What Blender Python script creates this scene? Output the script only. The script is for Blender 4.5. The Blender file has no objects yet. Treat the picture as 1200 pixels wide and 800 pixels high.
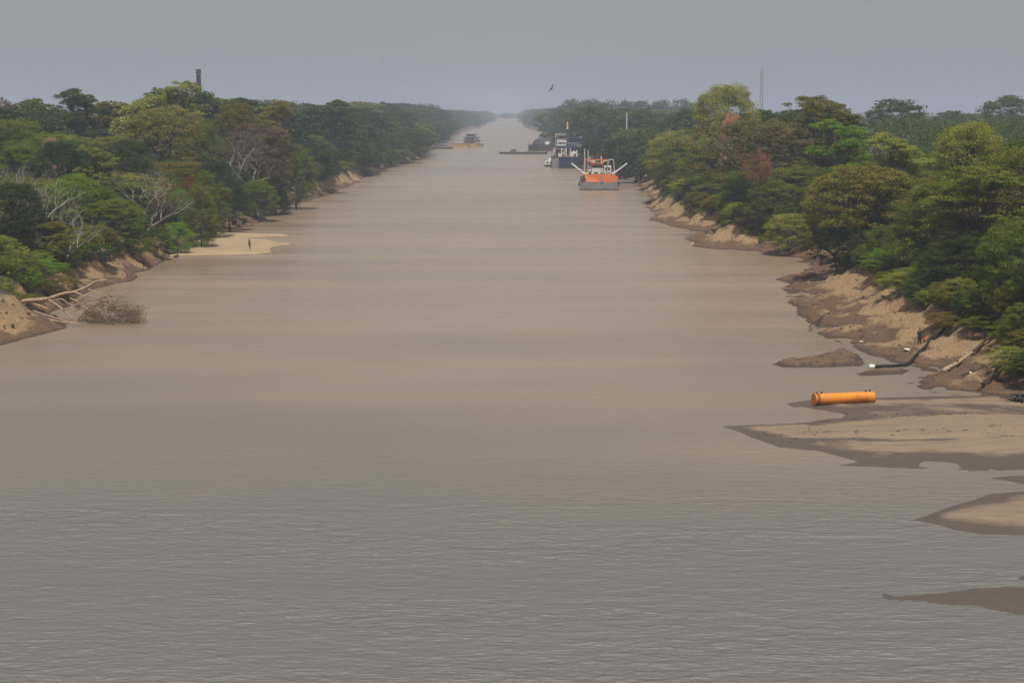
import bpy, bmesh, math, random
import numpy as np
from mathutils import Vector, Matrix

C = bpy.context.scene
COL = C.collection
PI = math.pi
R = math.radians

# ------------------------------------------------------------------ camera, world, sun, exposure
CAM_H, PITCH = 24.0, math.atan(270.0 / 2000.0)
cd = bpy.data.cameras.new('camera')
cam = bpy.data.objects.new('camera', cd)
COL.objects.link(cam)
cam.location = (0, 0, CAM_H)
cam.rotation_euler = (PI / 2 - PITCH, 0, 0)
cd.lens, cd.sensor_width = 60.0, 36.0
cd.clip_start, cd.clip_end = 0.5, 30000
C.camera = cam

SUN_EL, SUN_AZ = 64.0, 176.0        # azimuth clockwise from +Y: high, behind the viewer
w = bpy.data.worlds.new('World')
C.world = w
w.use_nodes = True
nt = w.node_tree
bg = nt.nodes['Background']
sky = nt.nodes.new('ShaderNodeTexSky')
sky.sky_type = 'NISHITA'
sky.sun_disc = False
sky.sun_elevation = R(SUN_EL)
sky.sun_rotation = R(SUN_AZ)
sky.air_density, sky.dust_density, sky.ozone_density = 1.0, 6.0, 1.0
hs = nt.nodes.new('ShaderNodeMixRGB')
hs.blend_type = 'MIX'
hs.inputs['Fac'].default_value = 0.9
hs.inputs['Color2'].default_value = (4.30, 4.37, 4.76, 1)     # a dull even overcast veil over the clear-sky colours
nt.links.new(sky.outputs['Color'], hs.inputs['Color1'])
nt.links.new(hs.outputs['Color'], bg.inputs['Color'])
bg.inputs['Strength'].default_value = 0.08
sl = bpy.data.lights.new('sun', 'SUN')
sl.energy, sl.angle, sl.color = 3.8, R(2.0), (1.0, 0.93, 0.82)
so = bpy.data.objects.new('sun', sl)
COL.objects.link(so)
sdir = Vector((math.sin(R(SUN_AZ)) * math.cos(R(SUN_EL)), math.cos(R(SUN_AZ)) * math.cos(R(SUN_EL)), math.sin(R(SUN_EL))))
so.rotation_euler = sdir.to_track_quat('Z', 'Y').to_euler()
so.location = (0, -50, 90)
vs = C.view_settings
vs.view_transform, vs.look, vs.gamma, vs.use_curve_mapping, vs.exposure = 'Standard', 'None', 1.0, False, 0.0
cy = C.cycles
cy.use_denoising = True
cy.max_bounces, cy.diffuse_bounces, cy.glossy_bounces, cy.transmission_bounces = 6, 3, 2, 3
cy.transparent_max_bounces, cy.volume_bounces = 8, 1
cy.use_adaptive_sampling = True
cy.adaptive_threshold = 0.015
cy.caustics_reflective = cy.caustics_refractive = False

# ------------------------------------------------------------------ picture <-> place (1200x800 pixels)
SP, CP = math.sin(PITCH), math.cos(PITCH)


def ray(px, py):
    u, v = (px - 600.0) / 2000.0, -(py - 400.0) / 2000.0
    return (u, CP + v * SP, -SP + v * CP)


def gnd(px, py, z=0.0):
    d = ray(px, py)
    t = (z - CAM_H) / d[2]
    return (d[0] * t, d[1] * t)


def at(px, py, Y):
    d = ray(px, py)
    t = Y / d[1]
    return (d[0] * t, Y, CAM_H + d[2] * t)


def proj(x, y, z):
    dz = z - CAM_H
    dep = y * CP - dz * SP
    return (600 + 2000 * x / dep, 400 - 2000 * (y * SP + dz * CP) / dep)


# ------------------------------------------------------------------ noise
def _hash(ix, iy, seed):
    h = (ix.astype(np.int64) * 374761393 + iy.astype(np.int64) * 668265263 + seed * 974634777) & 0x7fffffff
    h = ((h ^ (h >> 13)) * 1274126177) & 0x7fffffff
    return ((h ^ (h >> 16)) & 0xffff) / 65535.0


def vnoise(x, y, seed=0):
    ix, iy = np.floor(x), np.floor(y)
    fx, fy = x - ix, y - iy
    fx, fy = fx * fx * (3 - 2 * fx), fy * fy * (3 - 2 * fy)
    a, b = _hash(ix, iy, seed), _hash(ix + 1, iy, seed)
    c, d = _hash(ix, iy + 1, seed), _hash(ix + 1, iy + 1, seed)
    return (a * (1 - fx) + b * fx) * (1 - fy) + (c * (1 - fx) + d * fx) * fy * 1.0 - 0.5


def fbm(x, y, seed=0, oct=4):
    s, a, f = 0.0, 1.0, 1.0
    for k in range(oct):
        s = s + a * vnoise(x * f + 17.3 * k, y * f - 9.1 * k, seed + k)
        a, f = a * 0.5, f * 2.03
    return s


def sdist(poly, X, Y):
    """signed distance to a closed polygon, positive inside"""
    P = np.asarray(poly, float)
    Q = np.roll(P, -1, axis=0)
    best = np.full(X.shape, 1e18)
    ins = np.zeros(X.shape, bool)
    for (x0, y0), (x1, y1) in zip(P, Q):
        dx, dy = x1 - x0, y1 - y0
        L = dx * dx + dy * dy + 1e-12
        t = np.clip(((X - x0) * dx + (Y - y0) * dy) / L, 0, 1)
        best = np.minimum(best, (X - x0 - t * dx) ** 2 + (Y - y0 - t * dy) ** 2)
        if y0 != y1:
            c = ((y0 > Y) != (y1 > Y)) & (X < dx * (Y - y0) / dy + x0)
            ins ^= c
    d = np.sqrt(best)
    return np.where(ins, d, -d)


# ------------------------------------------------------------------ mesh helpers
def tag(o, label=None, cat=None, group=None, kind=None):
    if label: o['label'] = label
    if cat: o['category'] = cat
    if group: o['group'] = group
    if kind: o['kind'] = kind
    return o


def empty(name, loc, rz=0.0):
    o = bpy.data.objects.new(name, None)
    COL.objects.link(o)
    o.location = loc
    o.rotation_euler = (0, 0, rz)
    o.empty_display_size = 0.5
    return o


def link(name, me, parent=None):
    o = bpy.data.objects.new(name, me)
    COL.objects.link(o)
    if parent is not None:
        o.parent = parent
    return o


def np_mesh(name, V, F, mat=None, smooth=False):
    """mesh from numpy: V (n,3), F (m,k) all of one size"""
    me = bpy.data.meshes.new(name)
    V = np.ascontiguousarray(V, np.float32)
    F = np.ascontiguousarray(F, np.int32)
    k = F.shape[1]
    me.vertices.add(len(V))
    me.vertices.foreach_set('co', V.ravel())
    me.loops.add(F.size)
    me.loops.foreach_set('vertex_index', F.ravel())
    me.polygons.add(len(F))
    me.polygons.foreach_set('loop_start', np.arange(0, F.size, k, dtype=np.int32))
    me.polygons.foreach_set('use_smooth', np.full(len(F), smooth, bool))
    me.update(calc_edges=True)
    if mat: me.materials.append(mat)
    return me


class MB:
    def __init__(s):
        s.v, s.f = [], []

    def add(s, vs, fs):
        b = len(s.v)
        s.v += [tuple(x) for x in vs]
        s.f += [tuple(i + b for i in f) for f in fs]
        return s

    def box(s, c, d, rz=0.0, ry=0.0, rx=0.0):
        M = Matrix.Rotation(rz, 3, 'Z') @ Matrix.Rotation(ry, 3, 'Y') @ Matrix.Rotation(rx, 3, 'X')
        vs = []
        for z in (-.5, .5):
            for x, y in ((-.5, -.5), (.5, -.5), (.5, .5), (-.5, .5)):
                p = M @ Vector((x * d[0], y * d[1], z * d[2]))
                vs.append((p.x + c[0], p.y + c[1], p.z + c[2]))
        return s.add(vs, [(3, 2, 1, 0), (4, 5, 6, 7), (0, 1, 5, 4), (1, 2, 6, 5), (2, 3, 7, 6), (3, 0, 4, 7)])

    def tube(s, pts, rad, n=6, cap=True):
        pts = [Vector(p) for p in pts]
        if not hasattr(rad, '__len__'): rad = [rad] * len(pts)
        vs, fs = [], []
        up = Vector((0.13, 0.21, 1)).normalized()
        for i, p in enumerate(pts):
            t = (pts[min(i + 1, len(pts) - 1)] - pts[max(i - 1, 0)]).normalized()
            a = t.cross(up)
            if a.length < 0.05: a = t.cross(Vector((1, 0, 0)))
            a.normalize()
            b = a.cross(t)
            for k in range(n):
                q = p + (a * math.cos(2 * PI * k / n) + b * math.sin(2 * PI * k / n)) * rad[i]
                vs.append(q)
        for i in range(len(pts) - 1):
            for k in range(n):
                k2 = (k + 1) % n
                fs.append((i * n + k, i * n + k2, (i + 1) * n + k2, (i + 1) * n + k))
        if cap:
            fs.append(tuple(range(n - 1, -1, -1)))
            fs.append(tuple(range((len(pts) - 1) * n, len(pts) * n)))
        return s.add(vs, fs)

    def prism(s, outline, z0, z1, top=None):
        """outline list of (x,y), anticlockwise; top outline may differ"""
        n = len(outline)
        top = top or outline
        vs = [(x, y, z0) for x, y in outline] + [(x, y, z1) for x, y in top]
        fs = [tuple(range(n - 1, -1, -1)), tuple(range(n, 2 * n))]
        for k in range(n):
            k2 = (k + 1) % n
            fs.append((k, k2, n + k2, n + k))
        return s.add(vs, fs)

    def mesh(s, name, mat, smooth=False, bevel=0.0):
        me = bpy.data.meshes.new(name)
        me.from_pydata(s.v, [], s.f)
        if bevel:
            bm = bmesh.new()
            bm.from_mesh(me)
            bmesh.ops.bevel(bm, geom=bm.edges[:], offset=bevel, segments=1, affect='EDGES', clamp_overlap=True)
            bm.to_mesh(me)
            bm.free()
        if smooth:
            for p in me.polygons: p.use_smooth = True
        me.materials.append(mat)
        me.update()
        return me

    def build(s, name, mat, parent=None, smooth=False, bevel=0.0):
        return link(name, s.mesh(name, mat, smooth, bevel), parent)


# ------------------------------------------------------------------ materials
def newmat(name):
    m = bpy.data.materials.new(name)
    m.use_nodes = True
    n = m.node_tree
    return m, n, n.nodes['Principled BSDF']


def N(n, t, **kw):
    x = n.nodes.new(t)
    for k, v in kw.items():
        if k in x.inputs: x.inputs[k].default_value = v
        else: setattr(x, k, v)
    return x


def ramp(n, src, stops, interp='LINEAR'):
    r = n.nodes.new('ShaderNodeValToRGB')
    r.color_ramp.interpolation = interp
    e = r.color_ramp.elements
    while len(e) < len(stops): e.new(0.5)
    for k, (p, c) in enumerate(stops):
        e[k].position = p
        e[k].color = (c, c, c, 1) if not hasattr(c, '__len__') else (*c, 1)
    n.links.new(src, r.inputs[0])
    return r.outputs[0]


def mix(n, fac, a, b, mode='MIX'):
    x = n.nodes.new('ShaderNodeMixRGB')
    x.blend_type = mode
    for sock, v in ((x.inputs['Fac'], fac), (x.inputs['Color1'], a), (x.inputs['Color2'], b)):
        if isinstance(v, bpy.types.NodeSocket): n.links.new(v, sock)
        elif hasattr(v, '__len__'): sock.default_value = (*v[:3], 1)
        else: sock.default_value = v
    return x.outputs[0]


def math_(n, op, a, b=0.0, clamp=False):
    x = n.nodes.new('ShaderNodeMath')
    x.operation = op
    x.use_clamp = clamp
    for sock, v in ((x.inputs[0], a), (x.inputs[1], b)):
        if isinstance(v, bpy.types.NodeSocket): n.links.new(v, sock)
        else: sock.default_value = v
    return x.outputs[0]


def noise(n, vec, scale, detail=4.0, rough=0.55, stretch=None):
    t = N(n, 'ShaderNodeTexNoise')
    t.inputs['Scale'].default_value = scale
    t.inputs['Detail'].default_value = detail
    t.inputs['Roughness'].default_value = rough
    if stretch:
        mp = n.nodes.new('ShaderNodeMapping')
        mp.inputs['Scale'].default_value = stretch
        n.links.new(vec, mp.inputs['Vector'])
        vec = mp.outputs[0]
    n.links.new(vec, t.inputs['Vector'])
    return t.outputs['Fac']


def paint(name, col, rough=0.5, worn=(0.16, 0.08, 0.045), amount=0.35, scale=1.3, metal=0.0):
    m, n, b = newmat(name)
    tc = N(n, 'ShaderNodeTexCoord')
    a = noise(n, tc.outputs['Object'], scale, 6, 0.65)
    f = ramp(n, a, [(0.5, 0.0), (0.68, 1.0)])
    f = math_(n, 'MULTIPLY', f, amount)
    v = noise(n, tc.outputs['Object'], scale * 0.35, 3)
    c0 = mix(n, v, [x * 0.75 for x in col], [min(1, x * 1.2) for x in col])
    c = mix(n, f, c0, worn)
    n.links.new(c, b.inputs['Base Color'])
    b.inputs['Roughness'].default_value = rough
    b.inputs['Metallic'].default_value = metal
    return m


def leaf_material(name):
    m, n, b = newmat(name)
    out = n.nodes['Material Output']
    n.nodes.remove(b)
    oi = N(n, 'ShaderNodeObjectInfo')
    ge = N(n, 'ShaderNodeNewGeometry')
    tc = N(n, 'ShaderNodeTexCoord')
    hv = N(n, 'ShaderNodeHueSaturation')
    # leaf to leaf, and branch to branch, differences of the leaves' own colour
    per_leaf = math_(n, 'ADD', math_(n, 'MULTIPLY', ge.outputs['Random Per Island'], 0.4), 0.8)
    br = noise(n, tc.outputs['Object'], 0.33, 2)
    hue = math_(n, 'ADD', math_(n, 'MULTIPLY', br, -0.09), 0.545)
    hue = math_(n, 'ADD', hue, math_(n, 'MULTIPLY', oi.outputs['Random'], -0.02))
    val = math_(n, 'MULTIPLY', per_leaf, math_(n, 'ADD', math_(n, 'MULTIPLY', br, 0.9), 0.55))
    n.links.new(oi.outputs['Color'], hv.inputs['Color'])
    n.links.new(hue, hv.inputs['Hue'])
    n.links.new(val, hv.inputs['Value'])
    d = N(n, 'ShaderNodeBsdfDiffuse')
    t = N(n, 'ShaderNodeBsdfTranslucent')
    g = N(n, 'ShaderNodeBsdfGlossy')
    g.inputs['Roughness'].default_value = 0.45
    g.inputs['Color'].default_value = (1, 1, 1, 1)
    n.links.new(hv.outputs[0], d.inputs['Color'])
    warm = mix(n, 1.0, hv.outputs[0], (1.25, 1.15, 0.6), 'MULTIPLY')
    n.links.new(warm, t.inputs['Color'])
    s = N(n, 'ShaderNodeMixShader')
    s.inputs[0].default_value = 0.38
    n.links.new(d.outputs[0], s.inputs[1])
    n.links.new(t.outputs[0], s.inputs[2])
    s2 = N(n, 'ShaderNodeMixShader')
    s2.inputs[0].default_value = 0.012
    n.links.new(s.outputs[0], s2.inputs[1])
    n.links.new(g.outputs[0], s2.inputs[2])
    n.links.new(s2.outputs[0], out.inputs['Surface'])
    return m


LEAF = leaf_material('leaves')
BARK = paint('bark', (0.085, 0.066, 0.05), 0.9, (0.05, 0.04, 0.03), 0.6, 3.0)
PALEBARK = paint('pale_bark', (0.36, 0.325, 0.28), 0.9, (0.2, 0.17, 0.13), 0.5, 3.0)
GREYBARK = paint('grey_bark', (0.25, 0.22, 0.195), 0.9, (0.12, 0.10, 0.08), 0.5, 3.0)
DRIFT = paint('bleached_wood', (0.40, 0.29, 0.19), 0.9, (0.15, 0.10, 0.06), 0.6, 2.5)
DARKWOOD = paint('dark_wood', (0.07, 0.05, 0.04), 0.9, (0.03, 0.02, 0.02), 0.5, 2.5)


def ground_material():
    m, n, b = newmat('bank_ground')
    ge = N(n, 'ShaderNodeNewGeometry')
    pos = ge.outputs['Position']
    sx = N(n, 'ShaderNodeSeparateXYZ')
    n.links.new(pos, sx.inputs[0])
    z = sx.outputs['Z']
    n1 = noise(n, pos, 0.16, 5, 0.6)
    n2 = noise(n, pos, 0.9, 6, 0.65)
    n3 = noise(n, pos, 5.0, 4, 0.6)
    zz = math_(n, 'ADD', z, math_(n, 'MULTIPLY', math_(n, 'SUBTRACT', n2, 0.5), 0.9))
    zz = math_(n, 'ADD', zz, math_(n, 'MULTIPLY', math_(n, 'SUBTRACT', n1, 0.5), 5.0))
    sand = mix(n, n2, (0.29, 0.178, 0.088), (0.48, 0.325, 0.172))
    mud = mix(n, n2, (0.090, 0.050, 0.028), (0.24, 0.140, 0.075))
    soil = mix(n, n2, (0.035, 0.032, 0.016), (0.10, 0.085, 0.04))
    f_sand = ramp(n, math_(n, 'DIVIDE', zz, 6.0), [(0.12, 0.0), (0.20, 1.0)])
    f_soil = ramp(n, math_(n, 'DIVIDE', zz, 6.0), [(0.56, 0.0), (0.66, 1.0)])
    c = mix(n, f_sand, mud, sand)
    c = mix(n, f_soil, c, soil)
    c = mix(n, math_(n, 'MULTIPLY', ramp(n, n3, [(0.45, 1.0), (0.56, 0.0)]), 0.35), c, (0.05, 0.035, 0.025))
    wet = ramp(n, math_(n, 'ADD', z, math_(n, 'MULTIPLY', n2, 0.25)), [(0.22, 1.0), (0.34, 0.0)])
    c = mix(n, math_(n, 'MULTIPLY', wet, 0.75), c, (0.05, 0.034, 0.024))
    n.links.new(c, b.inputs['Base Color'])
    r = math_(n, 'SUBTRACT', 0.95, math_(n, 'MULTIPLY', wet, 0.3))
    n.links.new(r, b.inputs['Roughness'])
    bp = N(n, 'ShaderNodeBump')
    bp.inputs['Strength'].default_value = 1.0
    bp.inputs['Distance'].default_value = 0.5
    n.links.new(mix(n, 0.5, n2, n3), bp.inputs['Height'])
    n.links.new(bp.outputs[0], b.inputs['Normal'])
    return m


def sandbar_material(name, dry0, dry1, wetcol, zwet=0.2):
    m, n, b = newmat(name)
    ge = N(n, 'ShaderNodeNewGeometry')
    pos = ge.outputs['Position']
    sx = N(n, 'ShaderNodeSeparateXYZ')
    n.links.new(pos, sx.inputs[0])
    z = sx.outputs['Z']
    n1 = noise(n, pos, 0.22, 5, 0.6, (0.5, 1.2, 1.0))
    n2 = noise(n, pos, 1.6, 6, 0.6, (0.5, 1.0, 1.0))
    n3 = noise(n, pos, 9.0, 4, 0.65)
    zz = math_(n, 'ADD', z, math_(n, 'MULTIPLY', math_(n, 'SUBTRACT', n1, 0.5), zwet * 1.5))
    zz = math_(n, 'ADD', zz, math_(n, 'MULTIPLY', math_(n, 'SUBTRACT', n2, 0.5), zwet * 0.7))
    dry = mix(n, n1, dry0, dry1)
    dry = mix(n, 0.5, dry, mix(n, n2, dry0, dry1))
    dry = mix(n, math_(n, 'MULTIPLY', ramp(n, n3, [(0.36, 1.0), (0.46, 0.0)]), 0.6), dry, wetcol)
    n4 = noise(n, pos, 0.8, 5, 0.7, (0.35, 1.6, 1.0))
    dry = mix(n, math_(n, 'MULTIPLY', ramp(n, n4, [(0.5, 0.0), (0.66, 1.0)]), 0.45), dry, wetcol)
    f = ramp(n, math_(n, 'DIVIDE', zz, zwet * 2), [(0.36, 0.0), (0.62, 1.0)])
    wetc = mix(n, n2, [x * 0.8 for x in wetcol], [x * 1.25 for x in wetcol])
    c = mix(n, f, wetc, dry)
    n.links.new(c, b.inputs['Base Color'])
    n.links.new(math_(n, 'ADD', 0.6, math_(n, 'MULTIPLY', f, 0.35)), b.inputs['Roughness'])
    bp = N(n, 'ShaderNodeBump')
    bp.inputs['Strength'].default_value = 0.7
    bp.inputs['Distance'].default_value = 0.16
    n.links.new(mix(n, 0.6, n2, n3), bp.inputs['Height'])
    n.links.new(bp.outputs[0], b.inputs['Normal'])
    return m


def water_material():
    m, n, b = newmat('muddy_water')
    ge = N(n, 'ShaderNodeNewGeometry')
    pos = ge.outputs['Position']
    sx = N(n, 'ShaderNodeSeparateXYZ')
    n.links.new(pos, sx.inputs[0])
    # broad plumes of suspended silt, streaked across the current's slicks
    s1 = noise(n, pos, 0.012, 4, 0.55, (0.8, 1.0, 1))
    s2 = noise(n, pos, 0.03, 5, 0.6, (0.35, 2.2, 1))
    silt = mix(n, 0.5, s1, s2)
    c = mix(n, ramp(n, silt, [(0.36, 0.0), (0.64, 1.0)]), (0.225, 0.172, 0.122), (0.31, 0.238, 0.164))
    # nearest reach, outside the silt plume: darker, with sky reflection painted in as grey
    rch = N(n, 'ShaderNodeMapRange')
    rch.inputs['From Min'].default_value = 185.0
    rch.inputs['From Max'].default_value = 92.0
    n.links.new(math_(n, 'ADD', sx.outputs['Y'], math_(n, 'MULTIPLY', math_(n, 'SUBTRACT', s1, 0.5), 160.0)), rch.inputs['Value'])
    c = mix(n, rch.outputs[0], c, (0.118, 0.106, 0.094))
    n.links.new(c, b.inputs['Base Color'])
    n.links.new(math_(n, 'ADD', 1.45, math_(n, 'MULTIPLY', rch.outputs[0], 0.55)), b.inputs['IOR'])
    # ripples: long crests across the view, a wind patch in the near reach
    def choppy(scale, stretch, skew):
        # wavelets leaning towards the bridge: a steep near face and a long gentle back
        h0 = noise(n, pos, scale, 1, 0.5, stretch)
        sh = N(n, 'ShaderNodeCombineXYZ')
        n.links.new(math_(n, 'MULTIPLY', h0, skew), sh.inputs['Y'])
        ad = N(n, 'ShaderNodeVectorMath')
        ad.operation = 'ADD'
        n.links.new(pos, ad.inputs[0])
        n.links.new(sh.outputs[0], ad.inputs[1])
        return noise(n, ad.outputs[0], scale, 2, 0.5, stretch)
    w1 = choppy(0.85, (0.6, 1.3, 1), 0.6)
    w2 = choppy(2.2, (0.65, 1.4, 1), 0.24)
    w3 = noise(n, pos, 0.16, 3, 0.5, (0.4, 1.4, 1))
    gust = noise(n, pos, 0.02, 3, 0.5, (0.5, 1.6, 1))
    catp = ramp(n, noise(n, pos, 0.09, 4, 0.6, (0.35, 1.5, 1)), [(0.34, 0.6), (0.66, 1.2)])
    near = N(n, 'ShaderNodeMapRange')
    near.inputs['From Min'].default_value = 132.0
    near.inputs['From Max'].default_value = 95.0
    n.links.new(math_(n, 'ADD', sx.outputs['Y'], math_(n, 'MULTIPLY', math_(n, 'SUBTRACT', gust, 0.5), 90.0)), near.inputs['Value'])
    h = math_(n, 'ADD', math_(n, 'MULTIPLY', w1, 0.55), math_(n, 'MULTIPLY', w2, 0.30))
    h = math_(n, 'ADD', h, math_(n, 'MULTIPLY', w3, 0.5))
    amp = math_(n, 'ADD', math_(n, 'MULTIPLY', math_(n, 'MULTIPLY', near.outputs[0], 1.25), catp), math_(n, 'ADD', 0.08, math_(n, 'MULTIPLY', ramp(n, s2, [(0.35, 0.0), (0.65, 1.0)]), 0.5)))
    bp = N(n, 'ShaderNodeBump')
    bp.inputs['Distance'].default_value = 0.55
    n.links.new(amp, bp.inputs['Strength'])
    n.links.new(h, bp.inputs['Height'])
    n.links.new(bp.outputs[0], b.inputs['Normal'])
    n.links.new(math_(n, 'ADD', math_(n, 'MULTIPLY', rch.outputs[0], 0.36), math_(n, 'ADD', 0.16, math_(n, 'MULTIPLY', s2, 0.22))), b.inputs['Roughness'])
    return m


# ------------------------------------------------------------------ shorelines (water's edge)
LEFT_PX = [(0, 405), (35, 394), (72, 384), (62, 373), (78, 354), (112, 338), (150, 331), (163, 327), (160, 320), (178, 317),
           (192, 307), (205, 299), (214, 288), (232, 277), (262, 270), (300, 263), (309, 258), (300, 254), (318, 250),
           (312, 246), (345, 240), (352, 237), (385, 229), (412, 217), (424, 212), (428, 207), (441, 202), (463, 195), (481, 190),
           (495, 184.5), (497, 178), (508, 172), (530, 160), (545, 152.5), (563, 149), (570, 145), (584, 141.5)]
RIGHT_PX = [(1200, 478), (1182, 464), (1130, 464), (1085, 459), (1057, 449), (1068, 444), (1094, 438), (1075, 434), (1064, 429), (1035, 423),
            (1010, 413), (990, 404), (966, 392), (953, 379), (939, 362), (930, 351), (913, 338), (916, 327), (943, 319),
            (951, 309), (928, 302), (888, 295), (845, 292), (812, 289), (810, 281), (828, 275), (797, 268), (765, 258), (775, 250),
            (753, 241), (766, 233), (755, 224), (738, 212), (731, 205), (722, 197), (705, 190), (690, 184), (668, 176), (655, 167),
            (642, 156), (622, 151), (614, 148), (615, 145), (604, 141.5)]
PL = [(-57, -150), (-56, 60), (-54, 130)] + [gnd(*p) for p in LEFT_PX]
PR = [(49, -150), (48, 60), (46, 115)] + [gnd(*p) for p in RIGHT_PX]
# at its far end the river bends away behind its own left bank
END = PL[-1][1]
POLY_L = PL + [(PR[-1][0] + 40, END + 160), (9000, END + 900), (9000, 7000), (-9000, 7000), (-9000, -150)]
PL += [(PL[-1][0] - 60, 7000.0)]
PR += [(PR[-1][0] + 60, 7000.0)]
POLY_R = PR + [(9000, 7000), (9000, -150)]


def smooth_x(P):
    P = sorted(P, key=lambda p: p[1])
    ys = np.array([p[1] for p in P]); xs = np.array([p[0] for p in P])
    g = np.geomspace(30, 7000, 900)
    gx = np.interp(g, ys, xs)
    k = np.ones(7) / 7
    gp = np.concatenate([np.full(3, gx[0]), gx, np.full(3, gx[-1])])
    return g, np.convolve(gp, k, 'valid')


GL, GLX = smooth_x(PL)
GR, GRX = smooth_x(PR)


def XL(Y): return float(np.interp(Y, GL, GLX))
def XR(Y): return float(np.interp(Y, GR, GRX))


def bw_l(Y): return np.interp(Y, [40, 190, 260, 300, 380, 600, 3000], [6, 5.0, 4.2, 5.0, 4.5, 4.0, 5])
def bw_r(Y): return np.interp(Y, [40, 150, 175, 215, 250, 270, 330, 420, 3000], [9, 9.5, 11, 11.5, 10, 6.5, 6, 4.5, 5])


def bank_h(sd, bw):
    """height over the water at sd metres inland of the water's edge"""
    t = sd / bw
    k = [-30, -1.0, -0.4, 0, 0.12, 0.32, 0.62, 0.85, 1.0, 1.35, 2.2, 12, 1000]
    h = [-2.5, -1.2, -0.5, 0, 0.25, 0.62, 1.35, 2.3, 3.2, 4.3, 5.0, 5.4, 6.0]
    return np.interp(t, k, h)


def terrain(X, Y):
    X = np.asarray(X, float); Y = np.asarray(Y, float)
    wob = fbm(X / 5.0, Y / 7.0, 3) * 2.2 * np.clip(Y / 250, 0.5, 1.6)
    a = sdist(POLY_L, X, Y)
    b = sdist(POLY_R, X, Y)
    a, b = a + wob, b + wob
    za, zb = bank_h(a, bw_l(Y)), bank_h(b, bw_r(Y))
    z = np.maximum(za, zb)
    sd = np.maximum(a, b)
    lump = fbm(X / 3.0, Y / 4.0, 11) * 0.9 + np.abs(fbm(X / 1.5, Y / 2.2, 21)) * 0.9 - 0.22
    z = z + lump * np.clip(sd / 2.0, 0, 1) * np.clip(1.4 - sd / 40, 0.3, 1)
    # small cut ledges where the bank has slumped
    led = np.abs(((z * 1.5 + fbm(X / 6, Y / 8, 31)) % 1.0) - 0.5)
    z = z + np.where((sd > 0.5) & (z < 4), (0.25 - led) * 0.8, 0)
    return z


def gz(x, y): return float(terrain(np.array([x]), np.array([y]))[0])


rows = np.concatenate([np.arange(-140, 100, 12.0), np.geomspace(100, 6900, 900)])
oin = np.concatenate([-np.geomspace(4500, 62, 11), -np.linspace(56, 31, 14), -np.arange(30, -8, -0.75)])
ncol = len(oin) * 2
xl = np.interp(rows, GL, GLX); xr = np.interp(rows, GR, GRX)
GX = np.concatenate([xl[:, None] + oin[None, :] * 1.0, xr[:, None] - oin[::-1][None, :]], axis=1)
half = len(oin)
over = GX[:, half - 1] > GX[:, half]
mid = 0.5 * (xl + xr)
lim = np.maximum(0.3, 0.5 * (xr - xl) - 0.3)
# keep the two banks' columns apart where the far river narrows
fl = np.minimum(1.0, lim / 9.0)
GX[:, :half] = np.where(oin[None, :] > 0, xl[:, None] + oin[None, :] * fl[:, None], xl[:, None] + oin[None, :])
oo = -oin[::-1]
GX[:, half:] = np.where(oo[None, :] < 0, xr[:, None] + oo[None, :] * fl[:, None], xr[:, None] + oo[None, :])
GY = np.repeat(rows[:, None], ncol, axis=1)
GZ = terrain(GX, GY)
idx = np.arange(len(rows) * ncol).reshape(len(rows), ncol)
F = np.stack([idx[:-1, :-1], idx[:-1, 1:], idx[1:, 1:], idx[1:, :-1]], -1).reshape(-1, 4)
gme = np_mesh('ground', np.stack([GX, GY, GZ], -1).reshape(-1, 3), F, ground_material(), True)
tag(link('ground', gme), 'low river banks of tan sand and brown mud under the trees', 'ground', kind='structure')

# river surface
wy = np.concatenate([[-140.0], np.geomspace(40, 6900, 40)])
V, F = [], []
for y in wy:
    V += [(-700 - y * 0.2, y, 0), (700 + y * 0.2, y, 0)]
for k in range(len(wy) - 1):
    F.append((2 * k, 2 * k + 1, 2 * k + 3, 2 * k + 2))
WATER = water_material()
tag(link('river', np_mesh('river', V, F, WATER)), 'wide brown muddy river with small ripples', 'river', kind='structure')


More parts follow.
